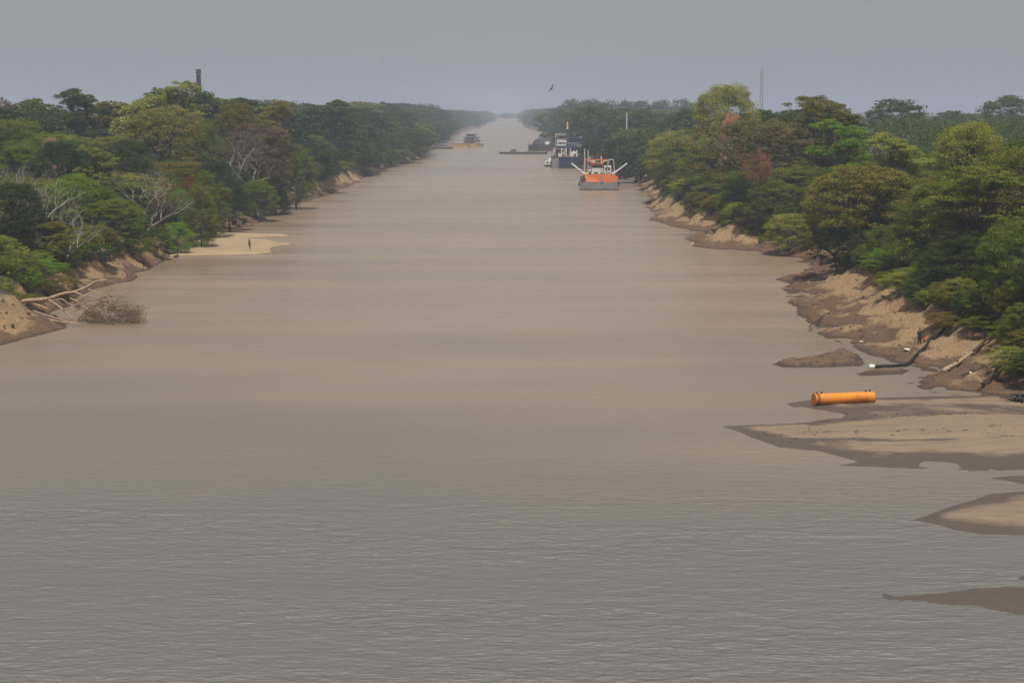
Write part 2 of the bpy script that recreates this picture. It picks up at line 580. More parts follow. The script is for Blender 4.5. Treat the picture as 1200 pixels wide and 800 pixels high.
# sandbars and mud bars: height fields over an outline
def bar(name, px, label, mat, slope=0.05, zmax=0.45, swale=None, lump=0.0, step=0.25, cut=0.0, seed=1, wob=0.5, dome=0.0):
    P = [gnd(*p) for p in px]
    xs = [p[0] for p in P]; ys = [p[1] for p in P]
    x = np.arange(min(xs) - 3, max(xs) + 3, step)
    y = np.arange(min(ys) - 4, max(ys) + 4, step)
    X, Y = np.meshgrid(x, y)
    sd = sdist(P, X, Y) + fbm(X / 4, Y / 6, seed) * wob + fbm(X / 1.0, Y / 1.6, seed + 5) * 0.18
    z = zmax * (1 - np.exp(-np.maximum(sd, 0) * slope / zmax)) + np.minimum(sd, 0) * 0.25
    ins = sd > 0
    lo = np.where(ins, Y, 1e9).min(0); hi = np.where(ins, Y, -1e9).max(0)
    tt = np.clip((Y - lo[None, :]) / np.maximum(hi - lo, 1.0)[None, :], 0, 1)
    z = np.where(z > 0, z * (0.55 + 1.5 * tt), z)      # gentle side towards the viewer, steeper lee side
    if swale:
        yy = Y + fbm(X / 9, Y / 14, seed + 30) * 2.2 - (X - 25) * 0.03
        z = np.where(z > 0, z * np.interp(yy, swale[0], swale[1]), z)
    if cut: z = z + cut * np.clip(sd / 0.25, 0, 1)
    z = z + dome * np.clip(sd / 5.0, 0, 1) ** 1.5
    z = z + np.clip(sd, 0, 1) * (fbm(X / 5, Y / 8, seed + 9) * 0.12 + lump * (np.abs(fbm(X / 1.6, Y / 1.6, seed + 13)) * 1.5 + fbm(X / .5, Y / .5, seed + 17) * 0.9))
    z = np.maximum(z, -0.6)
    keep = z > -0.3
    kf = keep[:-1, :-1] | keep[1:, :-1] | keep[:-1, 1:] | keep[1:, 1:]
    idx = np.arange(X.size).reshape(X.shape)
    F = np.stack([idx[:-1, :-1], idx[:-1, 1:], idx[1:, 1:], idx[1:, :-1]], -1)[kf]
    used = np.unique(F)
    rm = np.zeros(X.size, np.int32); rm[used] = np.arange(len(used))
    V = np.stack([X, Y, z], -1).reshape(-1, 3)[used]
    me = np_mesh(name, V, rm[F], mat, True)
    return tag(link(name, me), label, 'sandbar', kind='structure')


SANDR = sandbar_material('damp_river_sand', (0.20, 0.145, 0.096), (0.325, 0.243, 0.160), (0.092, 0.070, 0.053), 0.15)
SANDL = sandbar_material('dry_river_sand', (0.35, 0.25, 0.15), (0.46, 0.34, 0.205), (0.12, 0.08, 0.055), 0.1)
MUD = sandbar_material('lumpy_mud', (0.085, 0.055, 0.034), (0.21, 0.142, 0.086), (0.06, 0.04, 0.028), 0.25)
bar('sandbar', [(921, 472.5), (955, 467.5), (1026, 465.5), (1082, 464.5), (1176, 463), (1430, 462), (1430, 558), (1200, 554.5), (1120, 551), (1030, 548),
     (974, 545.5), (1004, 541), (962, 529), (910, 524.5), (893, 518), (865, 506), (844, 499), (929, 496), (965, 492), (950, 487), (934, 481)],
    'broad pale sandbar carrying the orange pontoon by the right bank', SANDR, 0.06, 0.5, swale=([113, 116, 119, 122.2, 123.2, 124.6, 130, 133, 137, 139.5, 145], [.6, .5, 1.1, .8, .35, 1.1, 1.1, .28, .28, .8, .8]), seed=2, wob=0.35)
bar('sandbar', [(1159, 560), (1185, 557), (1430, 556), (1430, 572), (1200, 568), (1178, 563)],
    'thin wet sand spit at the right edge just below the broad sandbar', SANDR, 0.03, 0.2, seed=3, wob=0.2)
bar('sandbar', [(1071, 609), (1094, 600.5), (1142, 585.5), (1165, 578), (1200, 575.5), (1460, 570), (1460, 632), (1200, 627), (1146, 625), (1120, 620.5), (1096, 614)],
    'pointed tan sandbar with a dark wet rim at the right edge', SANDR, 0.07, 0.5, seed=4, wob=0.25)
bar('sandbar', [(1186, 677.5), (1200, 674), (1480, 668), (1480, 684), (1200, 680)],
    'tiny sliver of wet sand at the right edge above the lowest sandbar', SANDR, 0.03, 0.2, seed=5, wob=0.1)
bar('sandbar', [(1031, 692), (1050, 698), (1097, 695), (1142, 688), (1200, 687), (1500, 680), (1500, 738), (1200, 722), (1139, 712), (1082, 705), (1036, 702)],
    'low dark wet sandbar nearest the viewer at lower right', SANDR, 0.035, 0.28, seed=6, wob=0.15)
bar('sandbar', [(200, 300.5), (262, 299.5), (288, 298.8), (312, 298), (319, 296), (316, 292.5), (323, 289.5), (340, 287), (312, 282), (287, 280.8), (240, 280.8), (215, 290)],
    'flat pale sandbar with a person on it off the left bank', SANDL, 0.05, 0.25, cut=0.3, seed=7, wob=1.1, step=0.3)
bar('sandbar', [(228, 280), (264, 280.3), (312, 278.2), (339, 277), (332, 275.6), (281, 274), (222, 273)],
    'narrow sand spit just upstream of the flat left sandbar', SANDL, 0.05, 0.25, cut=0.25, seed=8, wob=0.5, step=0.3)
bar('mud_bar', [(906, 427), (930, 422), (962, 416), (985, 411), (1003, 415), (1016, 425), (1010, 429.5), (960, 430.5), (918, 430)],
    'lumpy brown mud bar off the right bank', MUD, 0.12, 0.35, lump=0.5, seed=9, wob=0.7, step=0.1, dome=0.08)
bar('mud_bar', [(1002, 438), (1018, 435), (1050, 432.5), (1066, 434), (1056, 438.5), (1010, 440.5)],
    'small flat mud slab beside the end of the black hose', MUD, 0.15, 0.3, lump=0.3, seed=10, wob=0.2, step=0.12)

# ------------------------------------------------------------------ haze
hb = MB()
hb.box((0, 3250, 32.5), (9600, 7300, 73))
hm = bpy.data.materials.new('river_haze')
hm.use_nodes = True
hn = hm.node_tree
hn.nodes.remove(hn.nodes['Principled BSDF'])
pv = hn.nodes.new('ShaderNodeVolumePrincipled')
pv.inputs['Color'].default_value = (0.70, 0.81, 1.0, 1)
pv.inputs['Density'].default_value = 0.00027
pv.inputs['Anisotropy'].default_value = 0.1
hn.links.new(pv.outputs[0], hn.nodes['Material Output'].inputs['Volume'])
tag(hb.build('haze', hm), 'thin grey-blue haze over the river', 'haze', kind='stuff')

# ------------------------------------------------------------------ tree kit: crowns of real leaf faces on limbed trunks
CR, CH = 7.0, 18.0      # nominal crown radius and tree height of every model


def leaf_quads(rng, centers, rad, per, size, flat, upb):
    """centers (k,3) clumps; returns verts, faces of rhombic leaves"""
    k = len(centers)
    c = np.repeat(centers, per, axis=0)
    rr = np.repeat(rad, per)
    n = len(c)
    d = rng.normal(size=(n, 3))
    d /= np.linalg.norm(d, axis=1)[:, None]
    d[:, 2] = np.where(rng.random(n) < 0.6, np.abs(d[:, 2]), d[:, 2])
    r = rng.random(n) ** 0.45
    p = c + d * (r * rr)[:, None] * np.array([1, 1, flat])
    nor = d * 0.55 + np.array([0, 0, upb]) + rng.normal(size=(n, 3)) * 0.45
    nor /= np.linalg.norm(nor, axis=1)[:, None]
    t = np.cross(nor, rng.normal(size=(n, 3)))
    t /= np.linalg.norm(t, axis=1)[:, None] + 1e-9
    b = np.cross(nor, t)
    L = size * (0.6 + 0.8 * rng.random(n))[:, None]
    W = L * (0.42 + 0.2 * rng.random(n))[:, None]
    V = np.stack([p - t * L * .5, p + b * W * .5 + t * L * .08, p + t * L * .5 - np.array([0, 0, 1]) * L * .12, p - b * W * .5 + t * L * .08], 1).reshape(-1, 3)
    F = np.arange(n * 4).reshape(n, 4)
    return V, F


def clumps(rng, style, n):
    """centres and radii of leaf clumps in the nominal crown"""
    if style == 'layered':
        C_, R_ = [], []
        plates = rng.integers(7, 11)
        for k in range(plates):
            a = rng.random() * 2 * PI
            f = (k + 0.5) / plates
            zz = CH * (0.5 + 0.47 * f ** 0.7)
            off = CR * (0.74 - 0.34 * f) * rng.uniform(0.6, 1.1)
            pr = CR * rng.uniform(0.36, 0.58)
            m = max(4, int(n / plates))
            q = rng.random(m) ** 0.5 * pr
            b = rng.random(m) * 2 * PI
            C_.append(np.stack([math.cos(a) * off + q * np.cos(b), math.sin(a) * off + q * np.sin(b), zz - (q / pr) ** 2 * 0.8 + rng.normal(size=m) * 0.3], 1))
            R_.append(rng.uniform(0.7, 1.35, m))
        return np.concatenate(C_), np.concatenate(R_)
    d = rng.normal(size=(n, 3))
    d /= np.linalg.norm(d, axis=1)[:, None]
    if style == 'tuft':
        z0, z1, low = CH * 0.62, CH, -0.9
    elif style == 'low':
        z0, z1, low = CH * 0.02, CH, -0.9
    elif style == 'shrub':
        z0, z1, low = 0.5, CH, -0.95
    elif style == 'sparse':
        z0, z1, low = CH * 0.22, CH, -0.6
    else:
        z0, z1, low = CH * 0.10, CH, -0.8
    d[:, 2] = np.where(d[:, 2] < low, -d[:, 2], d[:, 2])
    lob = np.ones(n)
    for k in range(9):
        a = rng.normal(size=3)
        a /= np.linalg.norm(a)
        lob += (rng.uniform(-0.22, 0.38)) * np.clip((d @ a - 0.55) / 0.45, 0, 1)
    if style in ('dome', 'low', 'sparse'):     # broad shouldered crowns
        d = np.sign(d) * np.abs(d) ** 0.85
        d /= (np.abs(d[:, 0]) ** 2.3 + np.abs(d[:, 1]) ** 2.3 + np.abs(d[:, 2]) ** 2.3)[:, None] ** (1 / 2.3)
    r = (0.62 + 0.38 * rng.random(n) ** 0.5) * lob * 0.86
    c = d * r[:, None]
    zc, hz = (z0 + z1) / 2, (z1 - z0) / 2
    P = np.stack([c[:, 0] * CR, c[:, 1] * CR, zc + c[:, 2] * hz], 1)
    P[:, 2] = np.maximum(P[:, 2], 0.6)
    if style == 'shrub': rad = rng.uniform(0.8, 1.7, n)
    elif style == 'sparse': rad = rng.uniform(0.6, 1.3, n)
    else: rad = rng.uniform(0.9, 1.9, n)
    return P, rad


def tree_model(seed, style, fine):
    rng = np.random.default_rng(seed)
    size = 0.26 if fine else 0.7
    spec = {'dome': (250, 165, 0.6, 0.6), 'layered': (210, 160, 0.36, 0.9), 'sparse': (260, 105, 0.65, 0.45), 'shrub': (170, 180, 0.75, 0.45),
            'tuft': (80, 100, 0.7, 0.5), 'low': (270, 165, 0.62, 0.6)}[style]
    n, per, flat, upb = spec
    if not fine: per = int(per / 5.5)
    P, rad = clumps(rng, style, n)
    V, F = leaf_quads(rng, P, rad, per, size, flat, upb)
    crown = np_mesh('crown', V, F, LEAF)
    # trunk with limbs reaching into the crown
    mb = MB()
    top = np.array([rng.normal() * 0.5, rng.normal() * 0.5, CH * (0.55 if style != 'shrub' else 0.4)])
    bend = np.array([rng.normal() * 0.5, rng.normal() * 0.5, top[2] * 0.5])
    tr = 0.34 if style != 'shrub' else 0.22
    mb.tube([(0, 0, -1.0), (bend[0] * .4, bend[1] * .4, top[2] * .25), bend, top], [tr * 1.35, tr, tr * .85, tr * .5], 7)
    pick = rng.permutation(len(P))[:(26 if fine else 12)]
    for i in pick:
        e = P[i]
        s0 = rng.uniform(0.35, 1.0)
        st = bend * (1 - s0) + top * s0 if s0 > 0.3 else bend
        m_ = (st + e) / 2 + np.array([rng.normal() * 0.5, rng.normal() * 0.5, -0.08 * CR + rng.normal() * 0.4])
        mb.tube([st, m_, e * 0.97 + st * 0.03], [0.16, 0.10, 0.035], 5, False)
        for q in range(2 if fine else 0):
            e2 = e * 0.94 + rng.normal(size=3) * 0.6
            mb.tube([m_, (m_ + e2) / 2 + rng.normal(size=3) * 0.3, e2], [0.07, 0.05, 0.02], 4, False)
    trunk = mb.mesh('trunk', BARK, True)
    return crown, trunk


def bare_model(seed, depth=5, spread=0.5, mat=PALEBARK, r0=0.38):
    rnd = random.Random(seed)
    tr, br = MB(), MB()

    def grow(p, d, L, r, k):
        n = 3
        pts, rad = [p], [r]
        for i in range(n):
            d = (d + Vector((rnd.gauss(0, .17), rnd.gauss(0, .17), rnd.gauss(0.05, .12)))).normalized()
            p = p + d * (L / n)
            pts.append(p)
            rad.append(r * (1 - 0.34 * (i + 1) / n))
        (tr if k >= depth - 1 else br).tube(pts, rad, 6 if k > 2 else 4, False)
        if k == 0: return
        for j in range(rnd.choice((2, 3, 3)) if k < depth else 4):
            q = Vector((rnd.gauss(0, 1), rnd.gauss(0, 1), rnd.gauss(0.25, .5))).normalized()
            i0 = len(pts) - 1 if j < 2 else len(pts) - 2
            grow(pts[i0], (d * (1 - spread) + q * spread * 1.1 + Vector((0, 0, .12))).normalized(), L * rnd.uniform(.62, .86), rad[i0] * rnd.uniform(.6, .8), k - 1)
    grow(Vector((0, 0, -1)), Vector((0, 0, 1)), 5.2, r0, depth)
    return tr.mesh('trunk', mat, True), br.mesh('branches', mat, True)


MODELS = {}
for style in ('dome', 'layered', 'sparse', 'shrub', 'tuft', 'low'):
    for fine in (True, False):
        MODELS[style, fine] = [tree_model(1000 + 37 * k + (500 if fine else 0) + len(style) * 91, style, fine) for k in range((7 if style == 'low' else 5) if fine else 4)]
BARE = [bare_model(5), bare_model(12), bare_model(23)]
BAREBIG = [bare_model(31, 6, 0.6, GREYBARK, 0.36)]

NAME = {'dome': 'broad_tree', 'layered': 'flat_crowned_tree', 'sparse': 'feathery_tree', 'shrub': 'shrub', 'tuft': 'slender_tree', 'low': 'broad_tree'}
GREENS = {
    'dark': (0.068, 0.112, 0.018), 'mid': (0.134, 0.182, 0.020), 'olive': (0.182, 0.176, 0.028), 'bright': (0.148, 0.265, 0.018),
    'light': (0.225, 0.268, 0.046), 'brown': (0.148, 0.130, 0.058), 'rust': (0.20, 0.068, 0.035), 'pink': (0.45, 0.30, 0.20),
    'orange': (0.27, 0.15, 0.075), 'tan': (0.25, 0.18, 0.08), 'deep': (0.038, 0.068, 0.017), 'yellow': (0.245, 0.225, 0.046)}
rnd = random.Random(7)
TREES = []
MARKED = []      # trees one can point to: the canopy between is grown no higher than leaves them in view


def tree(style, x, y, h, r, colour, label, group=None, fine=True, z=None, jitter=0.16):
    me = rnd.choice(MODELS[style, fine])
    z = gz(x, y) - 0.15 if z is None else z
    root = empty(NAME[style], (x, y, z), rnd.uniform(0, 2 * PI))
    root.scale = (r / CR, r / CR, h / CH)
    tag(root, label, 'shrub' if style == 'shrub' else 'tree', group)
    c = link('crown', me[0], root)
    k = 1 + rnd.uniform(-jitter, jitter)
    col = GREENS[colour]
    c.color = (col[0] * k * (1 + rnd.uniform(-.08, .08)), col[1] * k, col[2] * k, 1)
    link('trunk', me[1], root)
    TREES.append((x, y, r))
    return root


def tree_px(style, px, top, Y, wpx, colour, label, fine=True, group=None, base=None):
    """a tree whose crown top stands at picture point (px, top) at distance Y, crown wpx wide"""
    x, _, zt = at(px, top, Y)
    z = gz(x, Y) if base is None else base
    if style == 'shrub' and zt - z > 3.2 * wpx * Y / 4000.0: style = 'tuft'
    MARKED.append((px, top, Y, wpx, min(0.75 * wpx, 60) if style not in ('shrub', 'tuft') else min(0.6 * (zt - z) * 2000 / Y, 0.7 * wpx)))
    return tree(style, x, Y, max(2.0, zt - z), wpx * Y / 4000.0 * 1.0, colour, label, group, fine, z - 0.15)


def bare_px(px, top, Y, label, models=BARE, wscale=1.0):
    x, _, zt = at(px, top, Y)
    z = gz(x, Y)
    me = rnd.choice(models)
    root = empty('bare_tree', (x, Y, z - 0.1), rnd.uniform(0, 6.28))
    hm_ = max(v.co.z for v in me[1].vertices)
    s = (zt - z) / hm_
    root.scale = (s * wscale, s * wscale, s)
    MARKED.append((px, top, Y, 58 * wscale, 40))
    tag(root, label, 'tree', 'bare pale trees')
    link('trunk', me[0], root)
    link('branches', me[1], root)
    return root


# trees one can point to -------------------------------------------------------------------
T = tree_px
# left bank
T('layered', 92, 101, 420, 72, 'dark', 'dark flat-topped tree breaking the skyline at far left')
T('layered', 208, 92, 400, 76, 'light', 'pale green tiered tree on the left skyline under the dark tower')
T('sparse', 187, 124, 370, 105, 'yellow', 'large yellowish olive feathery tree below the pale tiered tree')
T('sparse', 6, 114, 430, 26, 'tan', 'tan dry-leaved tree at the left edge on the skyline')
T('dome', 60, 150, 322, 34, 'pink', 'small pinkish flowering crown above the dark dome on the left bank')
T('dome', 70, 160, 305, 66, 'deep', 'dark green domed tree below the pinkish crown on the left bank')
T('layered', 112, 158, 296, 52, 'light', 'light green tiered tree beside the dark dome on the left bank')
T('dome', 20, 158, 318, 70, 'mid', 'rounded mid-green tree at the left edge under the skyline')
T('dome', 150, 158, 335, 60, 'dark', 'dark rounded tree below the yellowish feathery tree on the left bank')
T('dome', 250, 178, 335, 60, 'deep', 'dark rounded tree left of the big grey bare tree')
T('dome', 230, 133, 390, 54, 'mid', 'mid-green tree right of the yellowish feathery tree on the left bank')
T('dome', 276, 113, 405, 60, 'olive', 'olive rounded tree on the skyline right of the dark tower')
T('layered', 318, 115, 415, 66, 'yellow', 'yellow-green tiered tree at the right end of the tall left canopy')
T('sparse', 300, 138, 396, 100, 'brown', 'brownish thin-leaved tree around the big grey bare tree')
T('low', 345, 165, 420, 52, 'mid', 'rounded tree right of the big grey bare tree on the left bank')
T('dome', 14, 208, 226, 84, 'deep', 'dark brownish-green tree at the left edge behind the fallen tree')
T('low', 128, 228, 262, 78, 'mid', 'leafy mid-green tree above the bank behind the fallen tree')
T('low', 85, 205, 262, 70, 'bright', 'bright green tree beside the pale bare trees on the left bank')
T('sparse', 50, 258, 228, 70, 'olive', 'olive thin-leaved tree low on the left bank behind the fallen tree')
T('shrub', 28, 312, 207, 48, 'bright', 'bright green shrub over the fallen tree root on the left bank')
T('shrub', 70, 318, 214, 46, 'olive', 'olive shrub above the middle of the fallen tree')
T('tuft', 222, 203, 305, 22, 'rust', 'small rust-red crown on the left bank right of the pale bare tree')
T('shrub', 192, 224, 296, 40, 'brown', 'reddish brown dry shrub under the pale bare tree')
T('shrub', 207, 257, 286, 36, 'bright', 'bright green grassy shrub above the flat left sandbar')
T('shrub', 150, 270, 262, 54, 'mid', 'mid-green shrub at the bank edge left of the left sandbar')
T('shrub', 183, 262, 276, 36, 'dark', 'dark green shrub left of the bright grassy shrub')
T('low', 238, 205, 322, 50, 'mid', 'leafy tree above the upstream end of the flat left sandbar')
T('low', 268, 208, 345, 44, 'dark', 'dark tree at the bank edge beyond the flat left sandbar')
T('shrub', 432, 196, 640, 26, 'light', 'pale green shrub at the water edge of the left bank in mid distance', False)
T('shrub', 404, 182, 612, 26, 'yellow', 'yellow-green shrub at the water edge nearer than the pale green one', False)
T('layered', 388, 115, 600, 56, 'dark', 'dark flat-crowned tree on the hazy left skyline right of the tall canopy', False)
T('low', 234, 217, 298, 44, 'mid', 'mid-green tree right of the rust-red crown on the left bank')
T('low', 206, 226, 301, 36, 'bright', 'bright green leafy tree between the rust-red crown and the reddish dry shrub')
T('low', 738, 149, 640, 42, 'mid', 'mid-green tree hiding the foot of the white pole', False)
T('low', 300, 208, 374, 46, 'mid', 'mid-green tree at the shore in front of the big grey leafless tree')
T('low', 322, 214, 398, 40, 'dark', 'dark leafy tree at the shore just beyond the big grey leafless tree')
bare_px(8, 186, 243, 'pale bare tree at the left edge, leftmost of the leafless trees')
bare_px(36, 190, 240, 'pale bare tree second from the left edge among the leafless trees')
bare_px(72, 226, 232, 'small pale leafless tree leaning low above the fallen tree')
bare_px(168, 194, 292, 'pale leafless tree with a fan of branches behind the reddish dry shrub', wscale=1.25)
bare_px(300, 143, 384, 'big grey leafless tree with dense branches midway along the left bank', BAREBIG, 1.2)
# right bank
T('dome', 851, 91, 430, 84, 'light', 'tall round-crowned grey-green tree standing above the right skyline')
T('layered', 966, 109, 330, 104, 'olive', 'wide flat-crowned tree on the right skyline right of the lattice mast')
T('layered', 985, 136, 292, 74, 'bright', 'bright green tiered tree below the wide flat crown on the right bank')
T('sparse', 890, 138, 322, 130, 'brown', 'wide brownish umbrella-shaped tree on the right bank')
T('sparse', 857, 132, 372, 30, 'pink', 'pinkish pale crown under the round-crowned tree on the right bank')
T('tuft', 890, 178, 300, 38, 'orange', 'orange-brown dry clump under the brownish umbrella tree')
T('sparse', 1010, 186, 236, 150, 'olive', 'big sprawling olive tree with visible limbs at the middle of the right bank')
T('layered', 1050, 152, 262, 84, 'light', 'light green tiered crown above the sprawling olive tree')
T('dome', 1136, 124, 238, 92, 'light', 'light green crown at the very top of the right bank canopy')
T('layered', 1155, 190, 186, 130, 'mid', 'large tiered tree close by at the right edge above the black hose')
T('low', 1128, 268, 186, 84, 'dark', 'dark dense tree over the sandy bank beside the standing person')
T('low', 1190, 250, 166, 90, 'mid', 'leafy tree at the right edge over the driftwood roots')
T('dome', 1100, 205, 206, 90, 'mid', 'mid-green tree between the sprawling olive tree and the right edge')
T('shrub', 1050, 286, 214, 80, 'bright', 'bright green bush overhanging the sandy slope on the right bank')
T('shrub', 982, 262, 240, 66, 'dark', 'dark green bush above the sand left of the bright bush')
T('shrub', 1197, 352, 154, 60, 'mid', 'leafy green bush cut by the right edge over the driftwood roots')
T('shrub', 1148, 335, 172, 76, 'dark', 'dark bush hanging over the mud bank right of the standing person')
T('shrub', 1108, 345, 183, 44, 'mid', 'mid-green bush at the top of the sand scar by the standing person')
T('shrub', 1122, 252, 192, 22, 'rust', 'little rust-red dry tuft among the right bank leaves')
T('shrub', 925, 245, 285, 60, 'light', 'pale green bush over the tan shore in the middle of the right bank')
T('shrub', 868, 226, 330, 56, 'mid', 'mid-green bush over the right shore left of the pale bush')
T('shrub', 832, 212, 372, 50, 'light', 'pale green bush over the egret on the right shore')
T('low', 905, 208, 300, 58, 'mid', 'rounded tree under the orange-brown clump on the right bank')
T('low', 790, 156, 440, 66, 'light', 'light green domed tree at the far end of the near right bank')
T('low', 832, 158, 400, 60, 'mid', 'mid-green domed tree right of the light green dome on the right bank')
T('dome', 726, 158, 610, 46, 'deep', 'dark domed tree behind the orange dredger', False)
T('sparse', 806, 123, 620, 44, 'dark', 'hazy flat feathery tree left of the round-crowned tree on the right skyline', False)
T('dome', 1056, 121, 640, 80, 'dark', 'hazy blue domed tree behind the right canopy, left of two', False)
T('dome', 1180, 117, 700, 64, 'dark', 'hazy blue domed tree behind the right canopy at the right edge', False)
T('dome', 1118, 127, 800, 60, 'dark', 'low hazy tree between the two blue domes on the right', False)

for px, top, Y, w_, c_, lab in ((700, 122, 830, 66, 'dark', 'big dark hazy dome behind the blue dredger mast'), (741, 125, 790, 52, 'dark', 'dark hazy dome just right of the white pole'),
        (664, 128, 1120, 60, 'dark', 'blue-grey dome over the dark workboat'), (758, 148, 600, 40, 'mid', 'mid-green dome between the white pole and the near right bank'),
        (700, 160, 690, 44, 'deep', 'very dark low tree close behind the blue dredger'), (768, 176, 520, 40, 'dark', 'dark low tree at the shore right of the orange dredger boom'),
        (745, 172, 575, 44, 'deep', 'very dark tree at the shore behind the right boom of the orange dredger')):
    T('low', px, top, Y, w_, c_, lab, False)

# the canopy between them -------------------------------------------------------------------
ZONES = [  # side, y0, y1, where it stands
    ('l', 200, 300, 'on the left bank above the fallen tree'),
    ('l', 300, 440, 'on the left bank behind the flat sandbar'),
    ('l', 440, 760, 'in the hazy middle of the left bank'),
    ('l', 760, 1500, 'in the blue distance on the left bank'),
    ('r', 130, 250, 'in the nearest part of the right bank'),
    ('r', 250, 400, 'in the middle part of the right bank'),
    ('r', 400, 620, 'on the right bank beside the orange dredger'),
    ('r', 620, 1500, 'on the hazy right bank behind the dredgers')]
SHAPE = {'dome': 'rounded', 'low': 'rounded', 'layered': 'flat-crowned', 'sparse': 'thin-leaved'}
CNAME = {'dark': 'dark green', 'mid': 'mid-green', 'olive': 'olive', 'light': 'pale green', 'deep': 'very dark green', 'bright': 'bright green', 'brown': 'brownish'}


def canopy_h(side, Y, off):
    if side == 'l':
        top = np.interp(Y, [200, 240, 300, 370, 430, 470, 520, 800, 1500], [10.5, 12, 16, 23, 25, 21, 22, 23, 23])
        front = np.interp(Y, [200, 300, 400, 800], [7.5, 8, 10, 11])
    else:
        top = np.interp(Y, [130, 200, 300, 400, 480, 620, 900, 1500], [20, 20.5, 20, 18, 15.5, 16, 19.5, 20])
        front = np.interp(Y, [130, 300, 400, 800], [9.5, 8, 8, 11])
    return float(np.interp(off, [2, 26], [front, top]))


SKX = [0, 40, 62, 120, 170, 250, 290, 340, 360, 480, 530, 560, 620, 660, 740, 760, 820, 900, 1000, 1020, 1060, 1100, 1130, 1200]
SKY_ = [122, 117, 107, 106, 106, 106, 114, 120, 118, 119, 125, 131, 131, 124, 124, 131, 132, 126, 122, 138, 146, 136, 130, 126]
nfill = 0
for side, y0, y1, where in ZONES:
    y = y0
    sgn = -1 if side == 'l' else 1
    while y < y1:
        far = y > 440
        sp = float(np.interp(y, [150, 300, 450, 800, 1500], [8.5, 9.5, 13.5, 24, 42]))
        offs = [3, 11, 20, 31, 44, 60] + ([78, 98] if side == 'r' else []) if y < 340 else ([3, 12, 24, 40, 60] if y < 460 else [3, 14, 30])
        for o in offs:
            yy = y + rnd.uniform(-.4, .4) * sp
            bw = float(bw_l(yy) if side == 'l' else bw_r(yy))
            sx = XL(yy) if side == 'l' else XR(yy)
            x = sx + sgn * (bw + o + rnd.uniform(-2.5, 2.5) + (3.0 if o == 3 and 250 < yy < 650 else 0))
            u = x / yy * 2000
            if abs(u) > (700 if side == 'r' and yy < 330 else 640): continue
            h = canopy_h(side, yy, o) * (rnd.uniform(0.84, 1.12) if yy < 450 else rnd.uniform(0.75, 1.3))
            r = min(9.6, (4.4 + 0.27 * h) * rnd.uniform(0.85, 1.25)) * (1.0 if yy < 450 else float(np.interp(yy, [450, 1500], [1.15, 1.9])))
            if any((x - a) ** 2 + (yy - b) ** 2 < (0.36 * (r + c)) ** 2 for a, b, c in TREES[-400:]): continue
            z0 = gz(x, yy)
            px, py = proj(x, yy, z0 + h)
            wp = 2 * r * 2000 / yy
            for (mx, mt, mY, mw, mc) in MARKED:
                if mY > yy - 2 and abs(px - mx) < 0.5 * mw + 0.3 * wp and py < mt + mc:
                    h = at(px, mt + mc, yy)[2] - z0
                    py = mt + mc
            lim = float(np.interp(px, SKX, SKY_)) + abs(rnd.gauss(0, 4))
            if py < lim: h = at(px, lim, yy)[2] - z0
            if h < 4.0: continue
            style = rnd.choices(('dome', 'layered', 'sparse'), (6, 2, 2))[0]
            if o < 8 or (far and o < 20) or (o < 22 and rnd.random() < .6): style = 'low'
            colour = rnd.choices(('dark', 'mid', 'olive', 'light', 'deep', 'brown'), (5, 7, 4, 3, 2, .3))[0] if not far else rnd.choices(('dark', 'mid', 'deep'), (3, 1, 7))[0]
            lab = f'{CNAME[colour]} {SHAPE[style]} tree {where}'
            tree(style, x, yy, h, r, colour, lab, f'{CNAME[colour]} {SHAPE[style]} trees {where}', yy < 400)
            nfill += 1
        y += sp
nshr = 0
for side, y0, y1, where in ZONES:
    y = y0
    sgn = -1 if side == 'l' else 1
    while y < y1:
        sp = float(np.interp(y, [150, 300, 330, 460, 500, 800, 1500], [3.2, 3.4, 2.6, 3.4, 7, 11, 24]))
        yy = y + rnd.uniform(-.4, .4) * sp
        bw = float(bw_l(yy) if side == 'l' else bw_r(yy))
        sx = XL(yy) if side == 'l' else XR(yy)
        x = sx + sgn * (bw + (rnd.uniform(-1.4, 2.4) if yy < 250 else (rnd.uniform(0.9, 3.4) if yy < 640 else rnd.uniform(-2.0, 0.8))))
        if abs(x / yy * 2000) < 640:
            h = rnd.uniform(2.6, 6.5) * (1.0 if yy < 400 else 1.3)
            px, py = proj(x, yy, gz(x, yy) + h)
            if any(mY > yy - 2 and abs(px - mx) < 0.5 * mw + 4 and py < mt + mc for mx, mt, mY, mw, mc in MARKED): h *= .55
            colour = rnd.choices(('mid', 'olive', 'light', 'dark', 'bright'), (5, 3, 3, 3, 1))[0]
            tree('shrub', x, yy, h, rnd.uniform(2.0, 3.6) * float(np.interp(yy, [400, 600, 1500], [1, 1.6, 3])), colour,
                 f'{CNAME[colour]} shrub by the water {where}', f'{CNAME[colour]} shrubs {where}', yy < 400)
            nshr += 1
        y += sp
from collections import Counter
open('/tmp/cnt.txt', 'w').write(str(Counter(o.name.split('.')[0] for o in COL.objects if o.get('category'))))
print('filler trees', nfill, 'shrubs', nshr, 'all', len(TREES))


# undergrowth (uncountable) and far woods
def leaf_mass(name, pts, rad, per, size, flat, upb, colour, label, cat, seed):
    rng = np.random.default_rng(seed)
    V, F = leaf_quads(rng, np.array(pts, float), np.array(rad, float), per, size, flat, upb)
    o = tag(link(name, np_mesh(name, V, F, LEAF)), label, cat, kind='stuff')
    o.color = (*GREENS[colour], 1)
    return o


